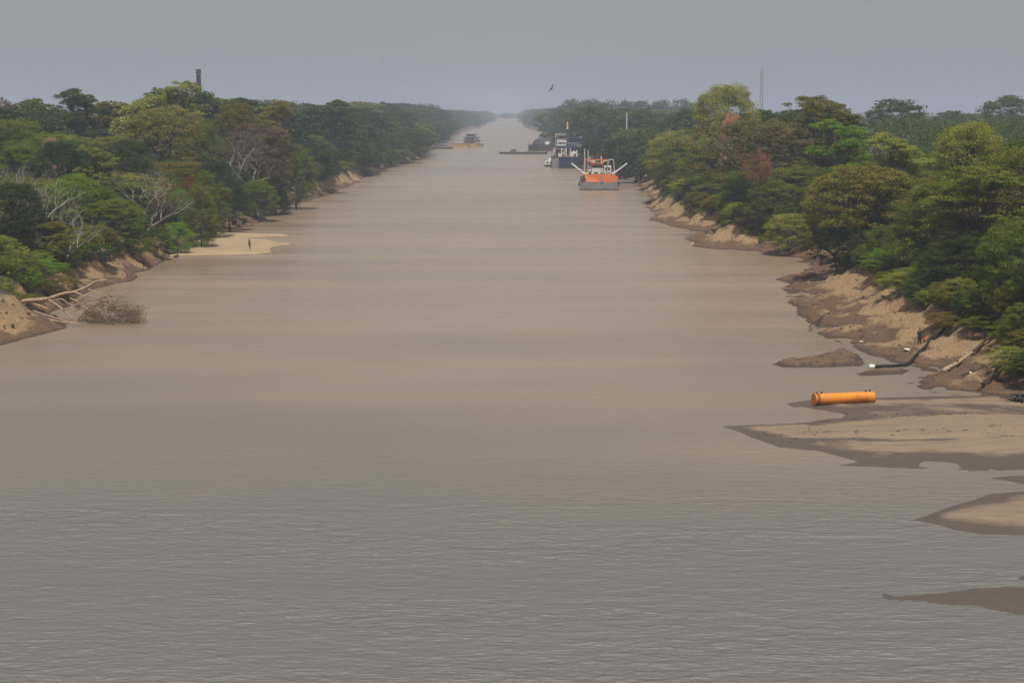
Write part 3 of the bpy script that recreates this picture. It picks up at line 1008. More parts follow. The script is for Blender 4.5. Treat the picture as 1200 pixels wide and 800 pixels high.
for side, lab in (('l', 'low tangled undergrowth along the left bank'), ('r', 'low tangled undergrowth along the right bank')):
    sgn = -1 if side == 'l' else 1
    xs, ys, rr = [], [], []
    y = 135.0 if side == 'r' else 195.0
    while y < 900:
        bw = float(bw_l(y) if side == 'l' else bw_r(y))
        sx = XL(y) if side == 'l' else XR(y)
        for k in range(5):
            o = bw + rnd.choice((rnd.uniform(-0.6, 3), rnd.uniform(-0.5, 6), rnd.uniform(2, 34)))
            x = sx + sgn * o
            if abs(x / y * 2000) > 650: continue
            if vnoise(np.array([y / 9.0]), np.array([1.5 + (side == 'l')]), 5)[0] < -0.18 and o < bw + 2: continue
            xs.append(x); ys.append(y + rnd.uniform(-1, 1)); rr.append(rnd.uniform(0.6, 1.5))
        y += float(np.interp(y, [150, 400, 900], [1.0, 2.2, 6]))
    zs = terrain(np.array(xs), np.array(ys)) + 0.5
    leaf_mass('undergrowth', np.stack([xs, ys, zs], 1), rr, 42, 0.42, 0.75, 0.4, 'mid', lab, 'undergrowth', 77)

for side in ('l', 'r'):
    sgn = -1 if side == 'l' else 1
    pts, rad = [], []
    y = 1450.0
    while y < 4000:
        sx = XL(y) if side == 'l' else XR(y)
        for k in range(12):
            o = rnd.uniform(0, 1) ** 1.3 * 150 if k > 2 else rnd.uniform(-3, 8)
            top = (float(np.interp(y, [1450, 1650, 1900], [18, 16, 11])) * (1 if side == 'l' else 1.25) + 6 * rnd.random() + 5 * float(vnoise(np.array([y / 130.0]), np.array([o / 60.0]), 9)[0])) * min(1, 0.55 + o / 25)
            for z in (top, top * rnd.uniform(.5, .8), top * rnd.uniform(.12, .5)):
                pts.append((sx + sgn * (5 + o + rnd.uniform(-3, 3)), y + rnd.uniform(-12, 12), 4 + z))
                rad.append(rnd.uniform(4, 7.5))
        y += float(np.interp(y, [1450, 5200], [9, 28]))
    leaf_mass('far_woods', pts, rad, 40, 2.1, 0.7, 0.5, 'deep',
              'far hazy wood closing the ' + ('left' if side == 'l' else 'right') + ' bank towards the horizon', 'woods', 90 + (side == 'l'))
pts, rad = [], []
for k in range(900):
    a = rnd.uniform(-260, 260)
    y = END + 190 + 0.06 * abs(a) + rnd.uniform(0, 260)
    pts.append((a - 30, y, rnd.uniform(4, 14 + 5 * math.sin(a / 31.0) * math.sin(a / 12.0))))
    rad.append(rnd.uniform(4, 7))
leaf_mass('far_woods', pts, rad, 24, 3.0, 0.7, 0.5, 'deep', 'faint blue wood across the end of the river on the horizon', 'woods', 95)
pts, rad = [], []
for k in range(2800):      # inland forest, seen only as its skyline
    s = rnd.choice((-1, 1))
    y = 380 + 2800 * rnd.random() ** 1.5
    x0 = (XL(y) - 60) if s < 0 else (XR(y) + 60)
    x = x0 + s * rnd.random() * max(5, 0.36 * y - abs(x0))
    pts.append((x, y, 5.5 + rnd.uniform(6, 14)))
    rad.append(rnd.uniform(4.5, 8))
leaf_mass('inland_forest', pts, rad, 190, 0.65, 0.6, 0.6, 'dark', 'hazy inland forest behind both banks', 'forest', 97)

# ------------------------------------------------------------------ fallen tree at the left bank
def pxz(px, py, D):
    return Vector(at(px, py, D))


ft = empty('fallen_tree', (*at(30, 366, 196)[:2], 0.6))
tag(ft, 'fallen bleached tree lying from the left bank into the water', 'fallen tree')


def fbranch(mb, pts, r0, r1, D0, D1, n=7):
    P = [pxz(x, y, D0 + (D1 - D0) * k / (len(pts) - 1)) - ft.location for k, (x, y) in enumerate(pts)]
    Q = []
    for k in range(len(P) - 1):         # a little natural kink between the bends
        Q.append(P[k])
        Q.append((P[k] + P[k + 1]) / 2 + Vector((rnd.gauss(0, .05), rnd.gauss(0, .08), rnd.gauss(0, .05))))
    Q.append(P[-1])
    mb.tube(Q, [r0 + (r1 - r0) * k / (len(Q) - 1) for k in range(len(Q))], n)


m = MB()
fbranch(m, [(-6, 357), (12, 355), (32, 352), (56, 350)], .29, .23, 197, 195)
m.build('trunk', DRIFT, ft, True)
m = MB()
fbranch(m, [(56, 350), (70, 345), (86, 342.5), (100, 337), (106, 333)], .20, .12, 195, 196)
fbranch(m, [(106, 333), (114, 329), (124, 328), (134, 331), (142, 334)], .10, .03, 196, 198)
fbranch(m, [(86, 342.5), (94, 345), (104, 347)], .13, .05, 195.5, 194)
fbranch(m, [(20, 354), (34, 354), (46, 358), (57, 363)], .16, .10, 196.5, 194.5)
fbranch(m, [(56, 350), (66, 357), (74, 363), (82, 371), (92, 376), (103, 373)], .15, .04, 195, 194)
fbranch(m, [(14, 357), (24, 364), (34, 371), (42, 374)], .17, .10, 193.5, 188)
fbranch(m, [(18, 357), (34, 363), (50, 368), (70, 374), (96, 381)], .14, .06, 194, 190)
fbranch(m, [(40, 372), (56, 374), (76, 378), (98, 380)], .15, .06, 189, 191)
fbranch(m, [(62, 353), (72, 350), (80, 356), (88, 354)], .1, .04, 195, 194)
fbranch(m, [(82, 349), (92, 354), (100, 360), (108, 366)], .09, .03, 195, 194)
fbranch(m, [(104, 347), (116, 350), (128, 352), (138, 363), (146, 371)], .08, .03, 195, 195)
fbranch(m, [(88, 354), (96, 358), (104, 368), (112, 372)], .09, .03, 195, 194)
fbranch(m, [(92, 376), (104, 368), (116, 362), (130, 360), (146, 366)], .08, .02, 194, 195)
fbranch(m, [(100, 337), (110, 342), (122, 346), (136, 354), (150, 368)], .08, .02, 196, 195)
fbranch(m, [(103, 373), (118, 374), (134, 370), (150, 372), (160, 374)], .07, .02, 194, 194.5)
fbranch(m, [(74, 363), (84, 360), (92, 364), (98, 372)], .08, .03, 194.5, 194)
m.build('branches', DRIFT, ft, True)
m = MB()
for k in range(16):
    x0, y0 = rnd.uniform(-4, 16), rnd.uniform(354, 360)
    x1, y1 = x0 + rnd.uniform(6, 34), y0 + rnd.uniform(3, 15)
    fbranch(m, [(x0, y0), ((x0 + x1) / 2, (y0 + y1) / 2 - rnd.uniform(0, 3)), (x1, y1)], .16, .04, 195 - rnd.uniform(0, 2), 191 - rnd.uniform(0, 3), 5)
m.build('roots', DARKWOOD, ft, True)
m, lc = MB(), []
for (cx, cy_, nn, r0_) in ((90, 358, 14, 1.0), (92, 371, 18, 1.0), (150, 368, 20, .7), (100, 364, 26, 1.0), (106, 374, 34, 1.0), (116, 352, 16, .9), (128, 360, 26, 1.0), (140, 366, 40, .95), (120, 376, 34, .9), (146, 371, 22, .6)):
    for k in range(nn):
        D = 194.5 + rnd.gauss(0, 1.6)
        p0 = pxz(cx + rnd.gauss(0, 2.5), cy_ + 3 + rnd.gauss(0, 2), D) - ft.location
        an = rnd.gauss(.10, .45)
        ln = rnd.uniform(1.1, 3.4) * r0_
        dx = Vector((math.cos(an), rnd.gauss(0, .3), math.sin(an)))
        p1 = p0 + dx * ln * .5 + Vector((0, 0, .18))
        p2 = p0 + dx * ln + Vector((.15, 0, -.12 * ln + rnd.gauss(0, .12)))
        if p2.z < -.55: p2.z = -.55
        m.tube([p0, p1, p2], [.034, .024, .010], 4, False)
        if k % 2:
            q = p1 + Vector((rnd.gauss(.5, .3), rnd.gauss(0, .3), rnd.gauss(.1, .35)))
            m.tube([p1, q], [.02, .008], 4, False)
            lc.append(q)
        lc += [p2, p1 * .5 + p2 * .5]
m.build('twigs', paint('brown_twig', (0.17, 0.125, 0.085), .9, (.09, .065, .045), .5, 3.0), ft)
rng = np.random.default_rng(3)
V, F = leaf_quads(rng, np.array([list(p) for p in lc]), np.full(len(lc), .4), 3, .18, .7, .3)
o = link('leaves', np_mesh('leaves', V, F, LEAF), ft)
o.color = (.20, .165, .07, 1)

# ------------------------------------------------------------------ boats
GREYHULL = paint('grey_hull', (0.22, 0.22, 0.225), 0.55, (0.09, 0.05, 0.035), 0.45, 0.7)
ORANGE = paint('orange_paint', (0.64, 0.135, 0.022), 0.5, (0.30, 0.075, 0.03), 0.6, 0.8)
PONT = paint('pontoon_orange', (0.78, 0.29, 0.026), 0.45, (0.42, 0.085, 0.02), 0.95, 0.9)
YELLOW = paint('yellow_paint', (0.72, 0.47, 0.05), 0.5)
WHITE = paint('white_paint', (0.78, 0.77, 0.73), 0.5, (0.40, 0.30, 0.2), 0.3)
BLUE = paint('blue_paint', (0.010, 0.018, 0.055), 0.5, (0.05, 0.05, 0.06), 0.4, 0.6)
BLUE2 = paint('lighter_blue_paint', (0.028, 0.05, 0.13), 0.5, (0.1, 0.1, 0.12), 0.4, 0.6)
DARK = paint('dark_steel', (0.045, 0.045, 0.05), 0.6, (0.08, 0.05, 0.04), 0.4)
STEEL = paint('pale_steel', (0.48, 0.46, 0.44), 0.5, (0.25, 0.17, 0.12), 0.4)
GLASS = paint('dark_glass', (0.015, 0.018, 0.022), 0.12, (0.02, 0.02, 0.02), 0.0)
RUST = paint('rusty_deck', (0.20, 0.10, 0.06), 0.8, (0.09, 0.05, 0.035), 0.5)
BARGEY = paint('barge_ochre', (0.46, 0.31, 0.13), 0.7, (0.2, 0.12, 0.07), 0.4, 0.5)


def P1(root, name, mat, fn, smooth=False, bevel=0.0):
    m = MB()
    fn(m)
    return m.build(name, mat, root, smooth, bevel)


# orange dredger: 11.6 m wide, bow on
bx, by = gnd(702, 223)
d = empty('dredger', (bx, by, 0), R(-3))
tag(d, 'grey and orange cutter dredger, bow on, with two raised white booms', 'dredger', 'vessels on the river')
P1(d, 'hull', GREYHULL, lambda m: m.prism([(-5.9, 0.6), (-4.6, 0.0), (0.8, -0.7), (5.6, 0.15), (5.8, 1.2), (5.8, 34), (-5.9, 34)], -1.2, 2.5))
P1(d, 'waterline_band', DARK, lambda m: m.prism([(-5.93, 0.58), (-4.6, -0.03), (0.8, -0.73), (5.63, 0.13), (5.83, 1.2), (5.83, 34.03), (-5.93, 34.03)], -1.1, 0.28))
P1(d, 'bulwark', ORANGE, lambda m: (
    m.add([(-4.0, -.12, 2.52), (0.8, -.72, 2.52), (0.8, -.22, 4.95), (-1.6, .3, 5.0), (-3.9, .62, 4.3),
           (-4.0, .5, 2.52), (0.8, .3, 2.52), (0.8, .4, 4.9), (-1.6, .6, 4.95), (-3.9, .92, 4.25)],
          [(0, 1, 2, 3, 4), (9, 8, 7, 6, 5), (4, 3, 8, 9), (3, 2, 7, 8), (0, 4, 9, 5)]),
    m.add([(0.8, -.72, 2.52), (5.75, .2, 2.52), (5.75, .62, 3.9), (4.1, .42, 5.0), (0.8, -.22, 4.95),
           (0.8, .3, 2.52), (5.75, .6, 2.52), (5.75, .95, 3.85), (4.1, .72, 4.95), (0.8, .4, 4.9)],
          [(0, 1, 2, 3, 4), (9, 8, 7, 6, 5), (1, 6, 7, 2), (2, 7, 8, 3), (3, 8, 9, 4)])))
P1(d, 'side_bulwark', ORANGE, lambda m: m.box((5.7, 9.5, 3.15), (0.12, 17, 1.25)))
P1(d, 'bow_post', GREYHULL, lambda m: m.box((0.8, -.62, 3.75), (.5, .35, 2.5), 0, 0, -.2))
P1(d, 'deck', RUST, lambda m: m.box((0, 17.5, 2.53), (11, 32, .06)))
P1(d, 'ladder_well', DARK, lambda m: (m.box((-5.0, 0.75, 3.0), (1.5, .5, 1.0)), m.box((-5.5, 2.5, 3.35), (.5, 3.0, 1.6)), m.box((-4.6, 1.7, 3.6), (.9, .9, 1.6))))
cab = P1(d, 'cabin', WHITE, lambda m: (m.box((-.6, 7.5, 5.1), (3.6, 5, 5.15)), m.box((-2.4, 7.2, 5.2), (1.6, 4, 3.4)), m.box((2.6, 9, 5.2), (2.2, 5, 3.8))), bevel=.05)
P1(cab, 'window', GLASS, lambda m: m.box((-.6, 4.98, 7.05), (3.2, .08, .8)))
P1(cab, 'window', GLASS, lambda m: m.box((2.6, 6.47, 6.3), (1.5, .08, .8)))
P1(cab, 'door', GLASS, lambda m: m.box((-2.4, 5.17, 4.7), (.8, .08, 1.8)))
P1(d, 'cabin_roof', ORANGE, lambda m: m.box((-.6, 7.6, 7.85), (4.2, 5.8, .3)))
P1(d, 'gantry', ORANGE, lambda m: (m.box((-.9, 4.2, 9.05), (7.2, .3, .28)), m.box((-.9, 9.4, 9.05), (7.2, .3, .28)),
    [m.box((x, y, 8.2), (.22, .22, 1.8)) for x in (-4.2, -2.2, .9, 2.5) for y in (4.2, 9.4)], m.box((-4.2, 6.8, 9.05), (.25, 5.4, .25)), m.box((2.5, 6.8, 9.05), (.25, 5.4, .25))))
for k, (x, y, h) in enumerate(((-4.5, 3.4, 12.2), (-3.4, 4.6, 11.8))):
    P1(d, 'spud_mast', STEEL, lambda m: (m.tube([(x, y, 2.5), (x, y, h)], .2, 8), m.box((x, y, h + .12), (.5, .5, .3)), m.box((x, y, 8.5), (.5, .5, .3))))
P1(d, 'signal_mast', WHITE, lambda m: (m.tube([(.6, 7, 7.5), (.6, 7, 10.2)], .13, 6), m.box((.6, 7, 9.6), (.8, .1, .1))))
P1(d, 'a_frame', STEEL, lambda m: (m.tube([(2.0, 3.0, 2.6), (3.0, 3.6, 9.2)], .16), m.tube([(5.0, 3.0, 2.6), (4.3, 3.6, 9.2)], .16), m.box((3.65, 3.6, 9.2), (1.6, .3, .3)), m.box((3.5, 3.2, 5.4), (2.4, .18, .18))))
P1(d, 'winch', YELLOW, lambda m: (m.box((-3.9, 1.3, 4.1), (.9, .9, 1.0)), m.box((-3.6, 1.0, 5.0), (.5, .5, .9)), m.tube([(-4.5, 1.3, 4.9), (-3.2, 1.3, 4.9)], .38, 10)))
P1(d, 'pump_housing', GREYHULL, lambda m: (m.box((2.6, 4.5, 3.6), (3.2, 2.2, 2.1)), m.tube([(1.2, 4.2, 4.8), (4.2, 4.2, 4.8)], .45, 10)), bevel=.06)
for s in (-1, 1):
    x0, x1 = (-3.9, -8.2) if s < 0 else (3.6, 8.2)
    P1(d, 'boom', WHITE, lambda m: (m.tube([(x0, 1.6, 4.4), (x1, .8, 7.9)], [.30, .24], 8), m.tube([(x1, .8, 7.9), (x1 + s * .25, .8, 8.05)], .32, 8)))
P1(d, 'rigging', DARK, lambda m: (m.tube([(-4.5, 3.4, 12), (-8.1, .8, 7.9)], .03, 4), m.tube([(4.3, 3.6, 9.2), (8.1, .8, 7.9)], .03, 4)))
P1(d, 'railing', STEEL, lambda m: ([m.box((x, 2.2, 5.4), (.07, .07, 1.0)) for x in np.arange(-2.5, 5.2, .95)], m.box((1.2, 2.2, 5.9), (7.6, .06, .06)), m.box((1.2, 2.2, 5.45), (7.6, .05, .05))))
for x in (-5.94, 5.86):
    for y in (3, 9, 15):
        m = MB(); m.tube([(x, y - .14, 1.6), (x, y + .14, 1.6)], .5, 10); m.build('tyre_fender', DARK, d)

P1(d, 'roof_gear', STEEL, lambda m: (m.box((-1.8, 6.5, 8.5), (.9, .8, .9)), m.box((1.0, 7.2, 8.3), (.7, .7, .6)), m.tube([(-.6, 8, 8), (-.6, 8, 11)], .06, 5), m.box((-2.9, 6, 9.6), (.5, .4, .5))))
P1(d, 'deck_gear', DARK, lambda m: (m.box((.9, 3.4, 3.9), (1.0, .8, 2.6)), m.box((4.9, 4.5, 4.2), (.9, 1.2, 3.2)), m.box((-2.9, 3.2, 4.6), (.5, .5, 1.8)), m.tube([(-1.6, 2.6, 5.1), (-.4, 2.6, 5.1)], .28, 8)))
P1(d, 'awning_stripe', WHITE, lambda m: (m.box((-2.4, 4.1, 8.7), (2.6, .12, .2)), m.box((1.8, 4.1, 8.75), (1.4, .12, .2))))

# blue dredger behind
bx, by = gnd(664, 197.5)
d = empty('dredger', (bx, by, 0), R(-1.5))
d.scale = (1.1, 1, 1.06)
tag(d, 'dark blue dredger moored behind the orange one, with a tall mast', 'dredger', 'vessels on the river')
P1(d, 'hull', BLUE, lambda m: m.prism([(-3.0, -.5), (1.5, -.8), (5.6, .2), (5.9, 1.5), (5.9, 40), (-5.9, 40), (-5.9, 1.0)], -1, 4.5))
P1(d, 'bow_ramp', GREYHULL, lambda m: m.prism([(-5.96, .96), (-5.6, -.4), (-3.0, -.55), (-3.0, .4), (-5.4, 1.5)], -1, 4.1))
P1(d, 'waterline_band', DARK, lambda m: m.prism([(-5.95, .9), (-3.0, -.6), (1.5, -.86), (5.66, .17), (5.96, 1.5), (5.96, 40.1), (-5.96, 40.1)], -.9, .5))
P1(d, 'main_deck', RUST, lambda m: m.box((0, 20, 4.54), (11.4, 38, .06)))
P1(d, 'deck_pillar', WHITE, lambda m: [m.box((x, 3.5, 6.2), (.35, .35, 3.4)) for x in (-4.8, -1.9, -.2, 1.4)])
P1(d, 'engine_block', DARK, lambda m: (m.box((2.6, 9, 6.2), (6, 9, 3.3)), m.box((-3.4, 8, 5.9), (3, 5, 2.8))))
P1(d, 'machinery', WHITE, lambda m: (m.box((2.0, 4.2, 5.6), (1.3, 1, 1.9)), m.box((3.9, 4.2, 5.9), (.5, .5, 2.6)), m.tube([(2.9, 4, 6.2), (2.9, 5.2, 6.2)], .7, 10), m.box((-2.7, 5.2, 5.5), (1.1, 1, 1.9))))
P1(d, 'upper_deck', BLUE2, lambda m: (m.box((1.4, 12, 8.4), (10.4, 17, .9)), m.box((3.6, 10, 9.4), (5.6, 11, 1.3))))
P1(d, 'upper_house', BLUE, lambda m: m.box((3.2, 12, 11), (4.6, 7, 2.2)), bevel=.05)
cab = P1(d, 'wheelhouse', WHITE, lambda m: (m.box((-1.9, 8.5, 9.6), (3.7, 5, 3.0)), m.box((-1.9, 8.5, 12.3), (3.4, 4.5, 1.8))), bevel=.05)
P1(cab, 'window', GLASS, lambda m: m.box((-1.9, 6.2, 12.2), (2.9, .08, .7)))
P1(cab, 'window', GLASS, lambda m: m.box((-1.9, 5.97, 9.9), (3.0, .08, .7)))
P1(d, 'wheelhouse_roof', STEEL, lambda m: m.box((-1.9, 8.2, 13.35), (4.2, 5.8, .25)))
P1(d, 'mast', DARK, lambda m: (m.tube([(.3, 5, 4.5), (.3, 5, 15.5)], .32, 8), m.box((.3, 5, 9.0), (1.4, .25, .25)), m.tube([(-.6, 5, 4.5), (.3, 5, 13)], .12, 6)))
P1(d, 'mast_top', YELLOW, lambda m: (m.box((.3, 5, 17.3), (.55, .55, 2.0)), m.box((.3, 5, 16.4), (.9, .4, .25))))
P1(d, 'mast_lamp', WHITE, lambda m: m.box((.3, 5, 15.85), (.5, .5, .9)))
P1(d, 'crane_post', BARGEY, lambda m: (m.tube([(-4.2, 5, 4.5), (-4.2, 5, 14.0)], .17, 8), m.box((-4.2, 5, 13), (.6, .6, 1.6))))
P1(d, 'stern_mast', STEEL, lambda m: (m.tube([(7.4 - 2, 14, 8.8), (5.4, 14, 12.2)], .15, 6), m.box((5.4, 14, 12), (.6, .5, .9))))
P1(d, 'davit', STEEL, lambda m: (m.tube([(5.3, 3, 4.5), (5.3, 3, 8.2), (7.2, 2, 9.4)], .14, 6), m.tube([(-5.5, 3, 4.5), (-5.5, 2.5, 8)], .12, 6)))

P1(d, 'railing', STEEL, lambda m: ([m.box((x, -.2 if -2.5 < x < 2 else .6, 5.1), (.1, .1, 1.2)) for x in np.arange(-5.4, 5.6, 1.2)], m.box((0, .3, 5.7), (11, .08, .08))))
P1(d, 'upper_railing', WHITE, lambda m: ([m.box((x, 3.7, 9.4), (.1, .1, 1.1)) for x in np.arange(-3.6, 6.4, 1.1)], m.box((1.4, 3.7, 9.95), (10, .08, .08))))
P1(d, 'crane_jib', DARK, lambda m: (m.tube([(.3, 5, 14.5), (6.5, 7, 10.2)], .09, 5), m.tube([(.3, 5, 15.2), (-5.4, 4, 8)], .05, 4), m.tube([(.3, 5, 15.2), (5.4, 3, 8)], .05, 4)))
P1(d, 'funnel', BLUE, lambda m: (m.tube([(5.2, 15, 8.8), (5.2, 15, 13)], .6, 10), m.tube([(1.6, 15, 12), (1.6, 15, 14)], .35, 8)))
P1(d, 'lifeboat', WHITE, lambda m: m.tube([(4.2, 3.6, 9.0), (4.5, 3.6, 8.8), (6.0, 3.6, 8.8), (6.4, 3.6, 9.05)], [.1, .42, .42, .1], 8))
P1(d, 'discharge_pipe', RUST, lambda m: m.tube([(-4.6, .8, 4.9), (-4.6, 4, 6.6), (-1, 6, 6.8)], .35, 8))

# small white launch
bx, by = gnd(641, 195.5)
d = empty('launch', (bx, by, 0), R(-12))
tag(d, 'small white launch alongside the blue dredger', 'boat', 'vessels on the river')
P1(d, 'hull', DARK, lambda m: m.prism([(-1.3, 2.2), (0, -1.8), (1.3, 2.2), (1.3, 8), (-1.3, 8)], -.4, .75, [(-1.6, 2), (0, -2.4), (1.6, 2), (1.6, 8.2), (-1.6, 8.2)]))
cab = P1(d, 'cabin', WHITE, lambda m: (m.box((-.1, 3, 1.6), (2.3, 2.6, 1.7)), m.box((.9, 5.5, 2.4), (1.9, 2.6, 2.6))), bevel=.05)
P1(cab, 'window', GLASS, lambda m: m.box((-.1, 1.66, 1.8), (.8, .08, .7)))
P1(d, 'canopy', STEEL, lambda m: (m.box((1.0, 6, 4.4), (2.4, 3.2, .18)), [m.box((x, y, 3.9), (.1, .1, 1)) for x in (.1, 1.9) for y in (4.7, 7.3)]))

# dark moored workboat
bx, by = gnd(640, 177.5)
d = empty('workboat', (bx, by, 0), R(10))
tag(d, 'dark rounded barge with a hump of spoil moored beyond the blue dredger', 'barge', 'vessels on the river')
P1(d, 'hull', DARK, lambda m: m.prism([(-6, 4), (-5, .8), (-2.5, -.8), (0, -1.2), (3, -.6), (5.3, 1), (6.2, 4), (6.2, 26), (-6, 26)], -1, 3.6))
hm2 = bpy.data.meshes.new('spoil_heap')
bm = bmesh.new()
bmesh.ops.create_icosphere(bm, subdivisions=4, radius=1)
for v in bm.verts:
    c = v.co
    f = 1 + .22 * float(fbm(np.array([c.x * 1.6]), np.array([c.y * 1.6 + c.z]), 61, 3)[0])
    v.co = Vector((c.x * 5.7 * f, 11 + c.y * 10.5 * f, 3.4 + max(-.1, c.z) * 4.3 * f))
bm.to_mesh(hm2); bm.free()
hm2.materials.append(paint('dark_spoil', (0.05, 0.045, 0.055), .9, (.09, .07, .06), .5, .5))
link('spoil_heap', hm2, d)
P1(d, 'cabin', WHITE, lambda m: m.box((.6, .3, 4.9), (2.4, 1.6, 1.8)), bevel=.04)

# low flat barge
bx, by = gnd(613, 180.6)
d = empty('flat_barge', (bx, by, 0), R(-3))
tag(d, 'long low flat barge lying across the river ahead of the blue dredger', 'barge', 'vessels on the river')
P1(d, 'hull', DARK, lambda m: m.prism([(-13.0, 1), (-12.3, -1), (13.2, -1), (13.2, 7.2), (-12.3, 7.2)], -.6, 1.2, [(-13.6, 1), (-13.0, -1.2), (13.4, -1.2), (13.4, 7.4), (-13, 7.4)]))
P1(d, 'deck', BARGEY, lambda m: m.box((0, 3.1, 1.25), (25.5, 7.6, .1)))
P1(d, 'deck_gear', DARK, lambda m: (m.box((-5.2, 2.5, 1.9), (2.4, 1.8, 1.2)), m.box((-7, 3, 1.6), (1.2, 1.4, .6)), m.tube([(2, 2, 1.45), (9, 2, 1.45)], .2, 6)))

# pusher tug with two barges
bx, by = gnd(549, 172)
d = empty('pusher_tug', (bx, by, 0), R(-18))
tag(d, 'three-decked river pusher tug on the left side of the channel', 'tugboat', 'vessels on the river')
P1(d, 'hull', BARGEY, lambda m: m.prism([(-5.2, 1), (-4.6, -.6), (4.6, -.6), (5.2, 1), (5, 17), (-5, 17)], -.8, 1.9))
P1(d, 'deckhouse', WHITE, lambda m: m.box((0, 7, 2.9), (8.2, 11, 2.0)))
P1(d, 'deck_roof', DARK, lambda m: m.box((0, 7, 4.02), (9.6, 13, .25)))
P1(d, 'middle_house', WHITE, lambda m: m.box((0, 7, 5.15), (7.2, 9, 2.0)))
P1(d, 'deck_roof', DARK, lambda m: m.box((0, 7, 6.28), (9.0, 11.5, .25)))
wh = P1(d, 'wheelhouse', WHITE, lambda m: m.box((0, 5.5, 7.3), (5.2, 4.5, 1.8)))
P1(wh, 'window', GLASS, lambda m: m.box((0, 3.22, 7.5), (4.6, .08, .8)))
P1(d, 'wheelhouse_roof', DARK, lambda m: m.box((0, 5.5, 8.33), (6.6, 6, .25)))
P1(d, 'window_row', GLASS, lambda m: (m.box((0, 2.47, 5.3), (6.2, .08, .8)), m.box((0, 1.47, 3.0), (7.0, .08, .9))))
P1(d, 'railing_posts', STEEL, lambda m: [m.box((x, y, 5.1), (.1, .1, 2.1)) for x in (-4.5, 4.5) for y in (1.2, 4, 7, 10, 12.6)])
P1(d, 'mast', STEEL, lambda m: m.tube([(0, 6, 8.4), (0, 6, 10.4)], .12, 6))
bx, by = gnd(539, 173)
d = empty('cargo_barge', (bx, by, 0), R(-14))
tag(d, 'ochre barge lashed ahead of the pusher tug', 'barge', 'vessels on the river')
P1(d, 'hull', BARGEY, lambda m: m.prism([(-6.6, 0), (-6, -1.2), (5.2, -1.2), (5.2, 8), (-6.6, 8)], -.6, 1.9))
P1(d, 'coaming', RUST, lambda m: m.box((-.4, 3.4, 2.2), (10.5, 6.5, .6)))
bx, by = gnd(517, 174.7)
d = empty('cargo_barge', (bx, by, 0), R(-12))
tag(d, 'low dark empty barge leading the tow nearest the left bank', 'barge', 'vessels on the river')
P1(d, 'hull', DARK, lambda m: m.prism([(-6.8, 2), (-5, -1), (6, -1), (6, 7), (-6, 7)], -.6, 1.1))
P1(d, 'deck', RUST, lambda m: m.box((0, 3, 1.14), (10.5, 7, .1)))

# ------------------------------------------------------------------ orange pontoon on the sandbar
a, b_ = Vector((*gnd(956, 477), 0)), Vector((*gnd(1025, 474), 0))
L = (b_ - a).length
zg = 0.14
pt = empty('pontoon', ((a.x + b_.x) / 2, (a.y + b_.y) / 2 + .35, zg), math.atan2(b_.y - a.y, b_.x - a.x))
tag(pt, 'orange steel float pipe lying on the pale sandbar', 'pontoon')
RAD = 0.46
ring = lambda x: (x, 0, RAD)
P1(pt, 'shell', PONT, lambda m: m.tube([(-L / 2 + .02, 0, RAD), (-L / 2 + .3, 0, RAD), (0, 0, RAD), (L / 2 - .2, 0, RAD), (L / 2, 0, RAD)], [RAD, RAD, RAD, RAD, RAD * .97], 28), True)
P1(pt, 'flange', PONT, lambda m: m.tube([(-L / 2 - .12, 0, RAD), (-L / 2 + .02, 0, RAD)], RAD * 1.1, 28))
P1(pt, 'flange', PONT, lambda m: m.tube([(-L / 2 + .3, 0, RAD), (-L / 2 + .38, 0, RAD)], RAD * 1.07, 28))
P1(pt, 'gap_ring', paint('rust_brown', (.28, .10, .03), .7, (.1, .05, .03), .6, 2.0), lambda m: m.tube([(-L / 2 + .03, 0, RAD), (-L / 2 + .29, 0, RAD)], RAD * 1.01, 28))
P1(pt, 'end_plate', PONT, lambda m: m.tube([(-L / 2 - .13, 0, RAD), (-L / 2 - .123, 0, RAD)], RAD * .9, 28))
for x in (L / 2 - .75, L / 2 - .38, -L / 2 + .55, -L / 2 + .1):
    P1(pt, 'lug', DARK, lambda m: (m.box((x, 0, RAD * 2 + .05), (.12, .06, .16)), m.tube([(x - .1, 0, RAD * 2 + .1), (x + .1, 0, RAD * 2 + .1)], .04, 6)))

# ------------------------------------------------------------------ towers, mast, pole
TW = paint('tower_steel', (0.06, 0.06, 0.065), .6)
TP = paint('mast_paint', (0.30, 0.25, 0.25), .6)


def lattice(root, mat, z0, z1, w0, w1, n, r, name='frame'):
    m = MB()
    def cor(k):
        t = k / n
        s = (w0 + (w1 - w0) * t) / 2
        return [Vector((sx * s, sy * s, z0 + (z1 - z0) * t)) for sx, sy in ((-1, -1), (1, -1), (1, 1), (-1, 1))]
    for k in range(n):
        A, B = cor(k), cor(k + 1)
        for i in range(4):
            j = (i + 1) % 4
            m.tube([A[i], B[i]], r, 4, False)
            m.tube([A[i], B[j]] if k % 2 else [A[j], B[i]], r * .6, 4, False)
            m.tube([B[i], B[j]], r * .6, 4, False)
    m.build(name, mat, root)


